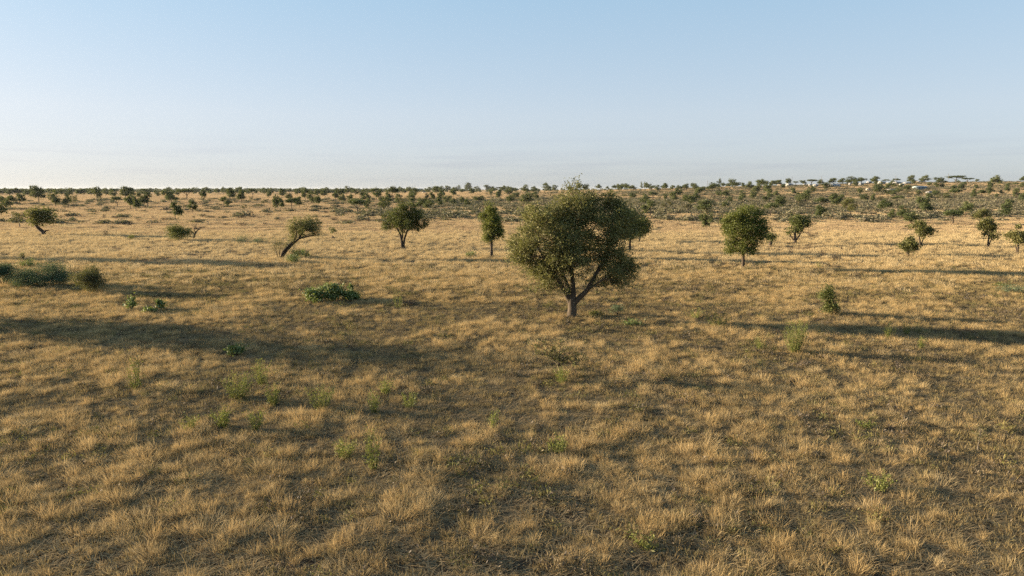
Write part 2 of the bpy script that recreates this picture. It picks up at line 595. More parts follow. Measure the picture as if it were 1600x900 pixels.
def put(name, tufts, x, y, s, hs, label, cat, tilt=0.12, spin=math.pi, z_off=0.0):
    n = len(x)
    z = ground_z(x, y) + z_off
    pick = rg.integers(0, len(tufts), n)
    for k, t in enumerate(tufts):
        m = pick == k
        c = m.sum()
        S = np.stack([s[m], s[m], s[m] * hs[m]], 1)
        RO = np.stack([rg.normal(size=c) * tilt, rg.normal(size=c) * tilt, (rg.random(c) * 2 - 1) * spin], 1)
        scatter(name, t, np.stack([x[m], y[m], z[m]], 1), S, RO, label, cat)


def density(x, y):
    """0 bare .. 1 thick grass"""
    d = fbm(x / 1.1, y / 1.1, 21, 3) * 0.55 + fbm(x / 6, y / 6, 33, 3) * 0.45
    d = sstep(0.41, 0.62, d)
    bare = sstep(2, 14, x) * sstep(34, 20, y)     # trampled ground, front right
    return np.clip(d * (1 - 0.45 * bare), 0, 1)


# 1 tall feathery tussocks, near ground
tall = [tuft_mesh('tall_tussock', M['straw'], 120, 0.20, 0.18, 0.52, 0.009, 0.9, rg, (0.05, 0.02), 3, 1.0),
        tuft_mesh('tall_tussock', M['straw'], 95, 0.15, 0.16, 0.46, 0.009, 1.1, rg, (0.03, -0.04), 3, 1.1),
        tuft_mesh('tall_tussock', M['straw'], 160, 0.34, 0.14, 0.46, 0.009, 0.8, rg, (0.08, 0.04), 3, 0.9),
        tuft_mesh('tall_tussock', M['straw'], 70, 0.24, 0.14, 0.62, 0.008, 0.7, rg, (0.0, 0.0), 3, 0.9),
        tuft_mesh('matted_tussock', M['meadow'], 110, 0.38, 0.20, 0.50, 0.010, 1.6, rg, (0.35, 0.1), 3, 1.2)]
x, y = wedge(8, 88, 150000)
d = density(x, y)
k = rg.random(len(x)) < (d * 0.8 + 0.02) * sstep(88, 60, y)
x, y, d = x[k], y[k], d[k]
s = 0.32 + 0.50 * d * rg.random(len(x)) + 0.38 * rg.random(len(x)) ** 3
put('tall_dry_grass', tall, x, y, s, 0.7 + 0.6 * rg.random(len(x)), 'tall feathery golden grass tussocks across the foreground', 'grass', 0.16)

# 2 short wiry grass between them
short = [tuft_mesh('short_tuft', M['short'], 46, 0.15, 0.08, 0.26, 0.009, 0.3, rg, (0.05, 0), 2, 1.1),
         tuft_mesh('short_tuft', M['short'], 34, 0.11, 0.06, 0.20, 0.010, 0.2, rg, (0, 0), 2, 1.3)]
x, y = wedge(8, 66, 120000)
k = rg.random(len(x)) < 0.2 + 0.75 * fbm(x / 1.2, y / 1.2, 51, 2)
x, y = x[k], y[k]
put('short_dry_grass', short, x, y, 0.5 + 0.8 * rg.random(len(x)), 0.6 + 0.7 * rg.random(len(x)), 'short wiry dry grass between the tussocks', 'grass')

# 3 dark dried herbs
def forb_mesh(n, seed, mat):
    r2 = np.random.default_rng(seed)
    C = r2.normal(size=(n, 3)) * (0.10, 0.10, 0.06); C[:, 2] = np.abs(C[:, 2]) + 0.03
    V, Q = leaf_quads(C, 0.055, r2, 0.0, 0.3)
    return mesh_from('dried_herb', V, Q, mat=mat)


M['forb'] = leaf_mat('dried_herb', [(0.045, 0.036, 0.034), (0.085, 0.066, 0.050), (0.15, 0.115, 0.06)], 0.1)
M['forb_green'] = leaf_mat('half_green_herb', [(0.070, 0.072, 0.030), (0.130, 0.120, 0.040), (0.220, 0.180, 0.060)], 0.25)
x, y = wedge(8, 70, 15000)
k = rg.random(len(x)) < sstep(0.40, 0.62, fbm(x / 2.3, y / 2.3, 91, 3))
x, y = x[k], y[k]
put('dried_herbs', [forb_mesh(60, 1, M['forb']), forb_mesh(80, 2, M['forb']), forb_mesh(50, 3, M['forb_green'])], x, y, 0.6 + 1.1 * rg.random(len(x)), 0.7 + 0.7 * rg.random(len(x)), 'small dried herbs between the grass tufts', 'herbs', 0.1)

# 4 straw lying on the soil
def litter_mesh(n, rad):
    V = []; T = []; H = []
    for i in range(n):
        r = rad * math.sqrt(rg.random()); a = rg.random() * 6.283
        cx, cy = r * math.cos(a), r * math.sin(a); b = rg.random() * 3.1416
        L = 0.06 + 0.16 * rg.random(); w = 0.009
        dx, dy = math.cos(b) * L, math.sin(b) * L
        z0, z1 = 0.015 + 0.02 * rg.random(), 0.015 + 0.09 * rg.random()
        q = len(V)
        V += [(cx - dx - dy / L * w, cy - dy + dx / L * w, z0), (cx - dx + dy / L * w, cy - dy - dx / L * w, z0), (cx + dx, cy + dy, z1)]
        T.append((q, q + 1, q + 2)); h = 0.3 + 0.7 * rg.random(); H += [h, h, h]
    return mesh_from('litter', V, None, T, mat=M['litter'], attrs={'h': H})


x, y = wedge(9, 45, 14000)
put('straw_litter', [litter_mesh(55, 0.55), litter_mesh(70, 0.6)], x, y, 0.7 + 0.6 * rg.random(len(x)), np.ones(len(x)), 'loose dry stalks lying on the dark soil', 'straw', 0.03)

# 4 grass cover of the middle ground and the far plain, in larger and larger swards
mid_t = [tuft_mesh('meadow_tuft', M['meadow'], 70, 0.34, 0.10, 0.44, 0.017, 0.5, rg, (0.03, 0.0), 2, 0.7) for i in range(3)]
x, y = wedge(46, 125, 46000, 8, 0.80)
k = rg.random(len(x)) < (0.30 + 1.0 * sstep(0.34, 0.62, fbm(x / 2.2, y / 2.2, 61, 3))) * sstep(46, 82, y)
x, y = x[k], y[k]
put('meadow_grass', mid_t, x, y, 0.6 + 0.7 * rg.random(len(x)), 0.5 + 0.7 * rg.random(len(x)), 'golden dry grass tufts covering the middle plain', 'grass', 0.1)
mid_p = [tuft_mesh('sward', M['meadow' if i == 0 else 'far_straw'], 190, 0.95, 0.08, 0.42, 0.028, 0.4, rg, (0.05, 0.0), 2, 0.3) for i in range(4)]
x, y = wedge(118, 245, 34000, 10, 0.80)
k = rg.random(len(x)) < 0.42 + 0.75 * fbm(x / 7, y / 4, 61, 3)
x, y = x[k], y[k]
put('plain_grass', mid_p, x, y, 0.6 + 0.65 * rg.random(len(x)), 0.5 + 0.7 * rg.random(len(x)), 'golden dry grass on the open plain behind the trees', 'grass', 0.04)

far_p = [tuft_mesh('far_sward', M['far_straw'], 300, 3.2, 0.18, 0.50, 0.06, 0.3, rg, (0.1, 0), 2, 0.1) for i in range(2)]
x, y = wedge(235, 950, 34000, 20, 0.80)
k = rg.random(len(x)) < 0.35 + 0.8 * fbm(x / 30, y / 16, 71, 3)
x, y = x[k], y[k]
put('distant_grass', far_p, x, y, 0.7 + 0.7 * rg.random(len(x)), 0.7 + 0.6 * rg.random(len(x)), 'pale dry grass on the distant plain and slope', 'grass', 0.0)
x, y = wedge(940, 4200, 24000, 30, 0.80)
s = 2.0 + 2.0 * rg.random(len(x))
put('horizon_grass', far_p, x, y, s, 0.5 + 0.4 * rg.random(len(x)), 'hazy dry grassland running to the horizon', 'grass', 0.0)

# ------------------------------------------------------------------ low scrub belt (a mass nobody could count)
def scrub_mesh(n, seed):
    r2 = np.random.default_rng(seed)
    C = r2.normal(size=(n, 3)) * (0.30, 0.30, 0.20)
    C[:, 2] = np.abs(C[:, 2]) + 0.12
    V, Q = leaf_quads(C, 0.24, r2, 0.3, 0.4)
    return mesh_from('scrub_bush', V, Q, mat=M['leaf_scrub'])


x, y = wedge(150, 470, 30000, 10, 0.80)
u = x / y
belt = sstep(-0.34, -0.05, u) * sstep(150, 178, y) * sstep(520, 330, y)
dn = sstep(0.44, 0.62, fbm(x / 24, y / 12, 81, 3))
k = rg.random(len(x)) < belt * (dn * 0.50 + 0.07) + 0.016 + 0.07 * sstep(0.5, 0.62, fbm(x / 30, y / 9, 85, 3))
x, y = x[k], y[k]
s = 1.1 + 1.9 * rg.random(len(x))
put('low_scrub', [scrub_mesh(150, 1), scrub_mesh(120, 2), scrub_mesh(170, 3)], x, y, s, 0.55 + 0.4 * rg.random(len(x)), 'belt of low grey-olive thorn scrub below the slope', 'scrub', 0.0)

x, y = wedge(280, 820, 26000, 10, 0.80)
k = rg.random(len(x)) < sstep(-0.1, 0.25, x / y) * (0.10 + 0.70 * sstep(0.44, 0.60, fbm(x / 40, y / 22, 87, 3)))
x, y = x[k], y[k]
put('slope_scrub', [scrub_mesh(120, 4), scrub_mesh(100, 5)], x, y, 1.2 + 2.4 * rg.random(len(x)), 0.5 + 0.4 * rg.random(len(x)), 'olive low scrub dotted over the far slope', 'scrub', 0.0)

# ------------------------------------------------------------------ trees
def grow(stems, lobes, n_leaf, leaf, rg, bark='bark', leafm='leaf_tree', clump=0.22, shell=0.45, aspect=0.5,
         twig=0.02, limb=0.07, cl_per=None, droop=0.0, sides=7, frill=0):
    """stems: list of (points, radii); lobes: (x, y, z, rx, ry, rz, weight). Returns bark mesh, leaf mesh."""
    if frill:
        ex = []
        for lx, ly, lz, rx, ry, rz, w in lobes:
            for j in range(frill):
                d = rg.normal(size=3); d /= np.linalg.norm(d); f = 0.35 + 0.2 * rg.random()
                ex.append((lx + d[0] * rx * 1.0, ly + d[1] * ry * 1.0, lz + d[2] * rz * 1.05, rx * f, ry * f, rz * f, 0.8))
        lobes = [(l[0], l[1], l[2], l[3] * 0.93, l[4] * 0.93, l[5] * 0.93, l[6]) for l in lobes] + ex
    tb = Tubes()
    knots = []
    for pts, rad in stems:
        tb.tube(pts, rad, sides)
        for p, r in zip(pts, rad):
            knots.append((Vector(p), r))
    knots = knots[1:] if len(knots) > 1 else knots
    tot = sum(l[6] * (l[3] * l[4] * l[5]) ** (2 / 3) for l in lobes)
    allC = []
    for lx, ly, lz, rx, ry, rz, w in lobes:
        c = Vector((lx, ly, lz))
        # limb from the nearest knot below
        best = min(knots, key=lambda k: (k[0] - c).length + (2.0 * max(0, k[0].z - c.z)))
        a0 = best[0]
        L = (c - a0).length
        r0 = min(best[1] * 0.8, limb * (0.5 + 0.25 * L))
        P = curve_pts(a0, c, 5, 0.07, 0.04, rg)
        tb.tube(P, [r0 * (1 - 0.13 * i) for i in range(6)], 5)
        share = n_leaf * w * (rx * ry * rz) ** (2 / 3) / tot
        ncl = max(4, int(cl_per * share)) if cl_per else max(4, int(share / 55))
        d = rg.normal(size=(ncl, 3)); d /= np.linalg.norm(d, axis=1)[:, None]
        rr = (shell + (1 - shell) * rg.random(ncl) ** 0.7)
        cc = d * rr[:, None] * (rx, ry, rz)
        for q in cc:
            tip = c + Vector(q)
            st = P[int(rg.integers(2, 6))]
            pp = curve_pts(st, tip, 3, 0.08, 0.05 - droop, rg)
            tb.tube(pp, [twig, twig * 0.75, twig * 0.5, twig * 0.3], 3)
        per = max(6, int(share / ncl))
        cs = clump * (0.5 + 1.0 * rg.random(ncl))
        off = rg.normal(size=(ncl, per, 3)) * cs[:, None, None] * (1.0, 1.0, 0.72)
        off[:, :, 2] -= np.abs(rg.normal(size=(ncl, per))) * droop * clump
        pts = (cc[:, None, :] + off).reshape(-1, 3) + np.array((lx, ly, lz))
        allC.append(pts)
    C = np.concatenate(allC)
    V, Q = leaf_quads(C, leaf, rg, 0.15, aspect)
    return tb.mesh('bark', M[bark]), mesh_from('leaves', V, Q, mat=M[leafm])


def plant(name, loc, bark_m, leaf_m, label, cat, group=None, rz=0, scale=(1, 1, 1), pn=('trunk', 'crown')):
    o = empty(name, loc, rz, scale)
    if bark_m: add_obj(pn[0], bark_m, o)
    if leaf_m: add_obj(pn[1], leaf_m, o)
    tag(o, label, cat, group)
    return o


class Px:
    """turns photo offsets around a base pixel into metres in the plane of a thing standing there"""
    def __init__(self, px, py):
        self.px, self.py = px, py
        self.x, self.y, self.z = on_ground(px, py)
        self.k = depth_scale(self.x, self.y)

    def loc(self, sink=0.05):
        return (self.x, self.y, self.z - sink)

    def p(self, px, py, dy=0.0):
        return ((px - self.px) * self.k, dy, (self.py - py) * self.k)

    def lobe(self, px, py, rx, ry, dy=0.0, w=1.0, deep=1.0):
        k = self.k
        return ((px - self.px) * k, dy * k, (self.py - py) * k, rx * k, rx * k * deep, ry * k, w)


G_MAIN = 'savanna trees standing on the near plain'
# --- the big central tree
rg = np.random.default_rng(5)
b = Px(893, 498)
P = b.p
stems = [([P(893, 502), P(893, 494), P(894, 480), P(893, 466), P(895, 450), P(893, 425), P(886, 390, 0.2), P(884, 350, 0.3)],
          [0.44, 0.31, 0.26, 0.245, 0.16, 0.12, 0.09, 0.04]),
         ([P(896, 472), P(905, 462), P(916, 450, -0.2), P(926, 430, -0.3), P(940, 405, -0.2), P(950, 375), P(955, 340)],
          [0.16, 0.155, 0.13, 0.11, 0.085, 0.065, 0.035]),
         ([P(892, 470), P(884, 456), P(878, 445, -0.3), P(866, 425, -0.5), P(850, 400, -0.5), P(838, 380, -0.4)],
          [0.20, 0.17, 0.14, 0.11, 0.08, 0.05]),
         ([P(893, 462), P(888, 448, 0.2), P(880, 430, 0.6), P(872, 395, 0.9), P(866, 350, 0.8)],
          [0.16, 0.14, 0.12, 0.09, 0.05]),
         ([P(914, 452, -0.2), P(922, 443, -0.6), P(936, 432, -0.8), P(952, 422, -0.9)], [0.08, 0.065, 0.05, 0.03])]
lb = b.lobe
lobes = []
rh = np.random.default_rng(41)
for (cx, cy, rx, ry, dz, n_, r_) in ((856, 372, 46, 60, 0, 50, 15.5), (955, 350, 28, 52, 2, 26, 14), (898, 325, 26, 34, 6, 16, 14), (885, 388, 34, 36, -18, 14, 14), (957, 412, 30, 24, -4, 20, 11), (915, 372, 20, 30, 18, 8, 13)):
    for i in range(n_):
        v = rh.normal(size=3); v /= np.linalg.norm(v)
        q = 0.62 + 0.42 * rh.random()
        rr = r_ * (0.7 + 0.6 * rh.random())
        lobes.append(lb(cx + v[0] * rx * q, cy - v[2] * ry * q, rr, rr * 0.78, dz + v[1] * rx * 0.95 * q, 0.6 + 0.8 * rh.random()))
lobes += [lb(808, 378, 11, 12, 0), lb(812, 392, 9, 9, 4, 0.8), lb(850, 438, 15, 9, 0, 0.8), lb(866, 430, 14, 10, -8, 0.8), lb(893, 293, 14, 9, 4), lb(896, 282, 8, 4, 0, 0.5), lb(978, 432, 10, 7, 0, 0.6), lb(938, 440, 10, 6, -8, 0.5), lb(902, 424, 13, 8, -20, 0.6), lb(922, 410, 14, 9, -14, 0.6), lb(880, 436, 10, 7, -14, 0.6), lb(984, 418, 9, 9, 4, 0.7), lb(968, 440, 10, 5, 6, 0.5), lb(924, 345, 13, 13, 4), lb(918, 366, 13, 13, -8), lb(930, 330, 9, 12, -4, 0.8), lb(842, 444, 11, 7, 4, 0.6), lb(862, 446, 12, 8, -10, 0.7), lb(880, 444, 9, 6, -18, 0.5), lb(946, 436, 12, 9, -12, 0.7), lb(966, 436, 12, 8, -4, 0.7), lb(982, 440, 8, 6, 4, 0.5), lb(922, 432, 10, 7, -22, 0.4), lb(826, 412, 12, 10, 2, 0.7)]
bm, lm = grow(stems, lobes, 94000, 0.105, rg, 'bark', 'leaf_hero', 0.19, 0.45, 0.42, 0.011, 0.028, None, 0.3, 10)
plant('savanna_tree', b.loc(0.12), bm, lm, 'biggest tree, olive crown on a thick forked trunk in the centre of the plain', 'tree', G_MAIN)

# --- tree standing just behind it on the right
b = Px(984, 393); lb = b.lobe; P = b.p
st = [([P(984, 396), P(984, 380), P(985, 365), P(988, 345)], [0.17, 0.13, 0.11, 0.06])]
lobes = [lb(968, 352, 16, 14), lb(985, 342, 18, 14), lb(996, 356, 14, 14, 8), lb(978, 366, 14, 8, -6)]
bm, lm = grow(st, lobes, 9000, 0.16, rg, 'bark_dark', 'leaf_tree', 0.3, 0.4)
plant('savanna_tree', b.loc(), bm, lm, 'dark tree half hidden behind the right side of the big central tree', 'tree', G_MAIN)
b = Px(999, 378); lb = b.lobe; P = b.p
st = [([P(999, 381), P(999, 366), P(1001, 352)], [0.14, 0.10, 0.05])]
lobes = [lb(1003, 350, 10, 10), lb(1000, 361, 9, 7), lb(1008, 357, 6, 6)]
bm, lm = grow(st, lobes, 4500, 0.18, rg, 'bark_dark', 'leaf_tree', 0.3, 0.4)
plant('savanna_tree', b.loc(), bm, lm, 'small green tree peeping out right of the big central tree', 'tree', G_MAIN)

# --- umbrella-shaped tree
b = Px(629, 388); lb = b.lobe; P = b.p
st = [([P(629, 391), P(628, 376), P(626, 366), P(620, 354), P(612, 345)], [0.24, 0.17, 0.14, 0.09, 0.05]),
      ([P(630, 388), P(632, 374), P(636, 362), P(645, 350), P(655, 344)], [0.16, 0.13, 0.11, 0.08, 0.04]),
      ([P(629, 372), P(630, 358), P(632, 340)], [0.1, 0.08, 0.05])]
lobes = [lb(614, 348, 14, 11), lb(606, 354, 9, 7), lb(625, 334, 16, 12), lb(640, 332, 14, 12), lb(655, 338, 15, 12), lb(668, 345, 8, 8),
         lb(635, 350, 18, 10, -10), lb(650, 355, 14, 7, 6), lb(632, 345, 20, 12, 14), lb(616, 340, 12, 10, 8), lb(633, 323, 9, 5)]
bm, lm = grow(st, lobes, 23000, 0.14, rg, 'bark_dark', 'leaf_tree', 0.2, 0.45, 0.45, 0.014, 0.05, frill=2)
plant('savanna_tree', b.loc(), bm, lm, 'broad domed dark green tree between the leaning tree and the slim tall tree', 'tree', G_MAIN)

# --- slim tall tree
b = Px(768, 402); lb = b.lobe; P = b.p
st = [([P(768, 405), P(768, 388), P(768, 370), P(767, 350), P(766, 330)], [0.20, 0.15, 0.13, 0.09, 0.04])]
lobes = [lb(768, 325, 10, 9), lb(765, 337, 12, 11, 4), lb(772, 345, 11, 10, -5), lb(764, 353, 11, 9), lb(776, 360, 11, 9, 4), lb(765, 368, 12, 8, -4), lb(780, 366, 7, 7), lb(770, 352, 11, 14, 7)]
bm, lm = grow(st, lobes, 16000, 0.14, rg, 'bark_dark', 'leaf_bright', 0.19, 0.45, twig=0.014, frill=2)
plant('savanna_tree', b.loc(), bm, lm, 'slim tall tree with a narrow bright crown left of the big central tree', 'tree', G_MAIN)

# --- yellow-green tree on the right
b = Px(1161, 419); lb = b.lobe; P = b.p
st = [([P(1161, 422), P(1161, 408), P(1160, 392), P(1159, 370), P(1160, 345)], [0.21, 0.16, 0.14, 0.10, 0.05]),
      ([P(1160, 396), P(1150, 375), P(1143, 352)], [0.1, 0.08, 0.04]),
      ([P(1160, 392), P(1174, 372), P(1182, 352)], [0.1, 0.08, 0.04])]
lobes = [lb(1155, 333, 17, 14), lb(1170, 333, 16, 13, 6), lb(1142, 345, 16, 14, -4), lb(1134, 352, 10, 12), lb(1185, 345, 14, 13), lb(1160, 355, 20, 18, -14),
         lb(1178, 365, 18, 15, 6), lb(1143, 368, 16, 14, 4), lb(1150, 384, 16, 10, -6), lb(1170, 384, 14, 9), lb(1192, 356, 8, 9, 4), lb(1160, 350, 18, 18, 16), lb(1143, 390, 9, 6)]
bm, lm = grow(st, lobes, 30000, 0.13, rg, 'bark_dark', 'leaf_bright', 0.22, 0.45, 0.45, 0.014, 0.05, None, 0.3, frill=3)
plant('savanna_tree', b.loc(), bm, lm, 'full yellow-green round tree on a short dark trunk right of centre', 'tree', G_MAIN)

# --- leaning tree
b = Px(440, 404); lb = b.lobe; P = b.p
st = [([P(438, 407), P(441, 400), P(449, 390), P(458, 381), P(468, 373), P(476, 360), P(482, 348)], [0.22, 0.18, 0.15, 0.13, 0.11, 0.08, 0.04]),
      ([P(439, 404, -0.2), P(444, 392, -0.2), P(454, 382, -0.2), P(464, 372, -0.1), P(466, 358)], [0.13, 0.11, 0.10, 0.08, 0.04])]
lobes = [lb(464, 350, 14, 11), lb(478, 346, 15, 10, 5), lb(492, 350, 13, 10), lb(480, 360, 14, 9, -5), lb(494, 366, 9, 6, 4, 0.6), lb(460, 365, 9, 8, 3, 0.6),
         lb(500, 357, 6, 7, 0, 0.5), lb(456, 356, 8, 9, 0, 0.5), lb(478, 354, 14, 10, 10), lb(457, 374, 8, 7, 3, 0.6), lb(449, 384, 6, 6, 3, 0.5)]
bm, lm = grow(st, lobes, 10500, 0.13, rg, 'bark_dark', 'leaf_hero', 0.22, 0.4, 0.38, 0.016, frill=2)
plant('leaning_tree', b.loc(), bm, lm, 'leaning tree with a thin greyish crown tilting to the right', 'tree', G_MAIN)

# --- twisted tree at the left
b = Px(68, 367); lb = b.lobe; P = b.p
st = [([P(69, 369), P(68, 362), P(62, 357), P(58, 352), P(57, 345), P(60, 336)], [0.38, 0.32, 0.28, 0.24, 0.19, 0.08]),
      ([P(68, 362), P(73, 360), P(78, 359)], [0.2, 0.12, 0.05]),
      ([P(57, 347), P(66, 342), P(78, 341)], [0.12, 0.09, 0.05])]
lobes = [lb(60, 332, 10, 6), lb(68, 338, 10, 7, 4), lb(55, 341, 7, 6), lb(74, 330, 6, 4), lb(80, 342, 7, 4, 0, 0.7), lb(66, 345, 8, 4, -4, 0.7)]
bm, lm = grow(st, lobes, 5200, 0.26, rg, 'bark_dark', 'leaf_hero', 0.45, 0.4, 0.5, 0.03)
plant('twisted_tree', b.loc(), bm, lm, 'twisted tree with a crooked trunk bending over near the left edge', 'tree', G_MAIN)

# --- spindly tree right of the yellow-green one and its stunted neighbour
b = Px(1243, 381); lb = b.lobe; P = b.p
st = [([P(1243, 383), P(1242, 374), P(1241, 360), P(1243, 348)], [0.3, 0.18, 0.14, 0.08]), ([P(1243, 378), P(1236, 370), P(1231, 362)], [0.12, 0.08, 0.04]),
      ([P(1243, 376), P(1249, 366), P(1254, 355)], [0.12, 0.08, 0.04])]
lobes = [lb(1245, 344, 9, 8), lb(1250, 350, 7, 6), lb(1258, 348, 5, 5), lb(1243, 358, 7, 7, 0, 0.6), lb(1231, 362, 5, 4, 0, 0.4)]
bm, lm = grow(st, lobes, 4200, 0.2, rg, 'bark', 'leaf_tree', 0.35, 0.4)
plant('savanna_tree', b.loc(), bm, lm, 'spindly tree with bare lower stems right of the yellow-green tree', 'tree', G_MAIN)
b = Px(1203, 385); lb = b.lobe; P = b.p
st = [([P(1203, 387), P(1204, 378), P(1206, 372)], [0.28, 0.22, 0.1])]
lobes = [lb(1203, 369, 7, 3), lb(1207, 374, 4, 4, 0, 0.5)]
bm, lm = grow(st, lobes, 700, 0.2, rg, 'bark_dark', 'leaf_tree', 0.25, 0.3)
plant('stunted_tree', b.loc(), bm, lm, 'stunted stubby tree close right of the yellow-green tree', 'tree', G_MAIN)

# --- trees standing past the left edge of the picture (their long shadows cross the grass)
for (tx, ty, h, w, lab) in ((-40.0, 39.0, 6.9, 8.5, 'large tree past the left edge throwing the broad shadow over the grass'),
                            (-66.0, 78.0, 8.0, 6.0, 'tree past the left edge shading the strip before the leaning tree')):
    st = [([(0, 0, -0.1), (0.05, 0, h * 0.2), (0, 0.1, h * 0.45), (0, 0, h * 0.7)], [0.4, 0.28, 0.2, 0.08])]
    lobes = []
    for k in range(11):
        a_ = rg.random() * 6.28; r_ = w * 0.34 * math.sqrt(rg.random())
        lobes.append((r_ * math.cos(a_), r_ * math.sin(a_), h * (0.36 + 0.48 * rg.random()), w * 0.2, w * 0.2, h * 0.15, 1.0))
    bm, lm = grow(st, lobes, 8500, 0.2, rg, 'bark', 'leaf_hero', 0.35, 0.4)
    plant('savanna_tree', (tx, ty, gz(tx, ty)), bm, lm, lab, 'tree', G_MAIN)

# ------------------------------------------------------------------ far trees: prototypes of unit width and height
def proto(kind, seed):
    r2 = np.random.default_rng(seed)
    lobes = []
    if kind == 'r':      # round or uneven crown on a short trunk
        n = int(r2.integers(6, 10))
        ox, oy = r2.normal() * 0.07, r2.normal() * 0.07
        for k in range(n):
            a_ = 6.283 * k / n + r2.normal() * 0.3; rr = 0.27 * (0.45 + 0.6 * r2.random())
            z = 0.38 + 0.36 * r2.random()
            q_ = 0.13 + 0.10 * r2.random()
            lobes.append((rr * math.cos(a_) + ox, rr * math.sin(a_) + oy, z, q_, q_, q_ * 0.8, 1))
        lobes.append((0.05 * r2.normal(), 0.05 * r2.normal(), 0.80, 0.17, 0.17, 0.14, 1))
        st = [([(0, 0, -0.03), (0.01, 0, 0.15), (0.03 * r2.normal(), 0.0, 0.36), (0, 0, 0.62)], [0.035, 0.026, 0.02, 0.01])]
    elif kind == 'u':    # umbrella
        for k in range(10):
            a_ = 6.283 * k / 10 + r2.normal() * 0.3; rr = 0.36 * (0.5 + 0.5 * r2.random())
            lobes.append((rr * math.cos(a_), rr * math.sin(a_), 0.70 + 0.12 * r2.random(), 0.15, 0.15, 0.10, 1))
        lobes.append((0, 0, 0.84, 0.22, 0.22, 0.10, 1))
        st = [([(0, 0, -0.03), (0.02, 0, 0.2), (0.0, 0.02, 0.45), (0, 0, 0.68)], [0.035, 0.026, 0.02, 0.01]),
              ([(0.01, 0, 0.3), (0.12, 0.03, 0.5), (0.25, 0.05, 0.66)], [0.018, 0.014, 0.008]),
              ([(0.01, 0, 0.34), (-0.12, -0.03, 0.54), (-0.25, -0.05, 0.68)], [0.018, 0.014, 0.008])]
    elif kind == 'b':    # bush, foliage to the ground
        for k in range(9):
            a_ = 6.283 * k / 9 + r2.normal() * 0.3; rr = 0.28 * (0.4 + 0.6 * r2.random())
            lobes.append((rr * math.cos(a_), rr * math.sin(a_), 0.25 + 0.42 * r2.random(), 0.2, 0.2, 0.2, 1))
        st = [([(0, 0, -0.03), (0.0, 0, 0.15), (0, 0, 0.5)], [0.03, 0.025, 0.01])]
    elif kind == 't':    # slender, upright
        for k in range(6):
            lobes.append((0.08 * r2.normal(), 0.08 * r2.normal(), 0.28 + 0.12 * k, 0.36 - 0.045 * k, 0.36 - 0.045 * k, 0.11, 1))
        st = [([(0, 0, -0.03), (0, 0, 0.4), (0, 0, 0.9)], [0.03, 0.022, 0.01])]
    else:                # 's' thin, feathery
        for k in range(7):
            a_ = 6.283 * k / 7 + r2.normal() * 0.3; rr = 0.3 * (0.4 + 0.6 * r2.random())
            lobes.append((rr * math.cos(a_), rr * math.sin(a_), 0.5 + 0.35 * r2.random(), 0.18, 0.18, 0.13, 1))
        st = [([(0, 0, -0.03), (0.01, 0, 0.2), (0.03, 0, 0.45), (0, 0, 0.7)], [0.03, 0.02, 0.014, 0.007])]
    n = {'r': 3600, 'u': 2800, 'b': 3000, 't': 1800, 's': 900}[kind]
    bm, lm = grow(st, lobes, n, 0.05, r2, 'bark_dark', 'leaf_dry' if kind == 's' else 'leaf_far', 0.055, 0.4, 0.55, 0.005, 0.05, None, 0.0, 5)
    co = np.empty(len(lm.vertices) * 3, np.float32); lm.vertices.foreach_get('co', co); co = co.reshape(-1, 3)
    wx = np.percentile(np.hypot(co[:, 0], co[:, 1]), 97) * 2; hz = np.percentile(co[:, 2], 98.5)
    for m_ in (bm, lm):
        m_.transform(Matrix.Diagonal((1 / wx, 1 / wx, 1 / hz, 1)))
    return bm, lm


PROTO = {'r': [proto('r', 100 + i) for i in range(10)], 'u': [proto('u', 200 + i) for i in range(3)],
         'b': [proto('b', 300 + i) for i in range(4)], 't': [proto('t', 400)], 's': [proto('s', 500 + i) for i in range(2)]}

# the wood along the horizon, too far to tell its trees apart
x, y = wedge(900, 3400, 9500, 30, 0.80)
k = rg.random(len(x)) < sstep(0.45, 0.62, fbm(x / 260, y / 120, 131, 3)) * (0.35 + 0.65 * sstep(0.1, -0.3, x / y))
x, y = x[k], y[k]
put('far_woodland', [PROTO['r'][0][1], PROTO['b'][1][1], PROTO['r'][2][1]], x, y, 6 + 6 * rg.random(len(x)), 0.6 + 0.3 * rg.random(len(x)), 'hazy far woodland along the horizon', 'woodland', 0.0)

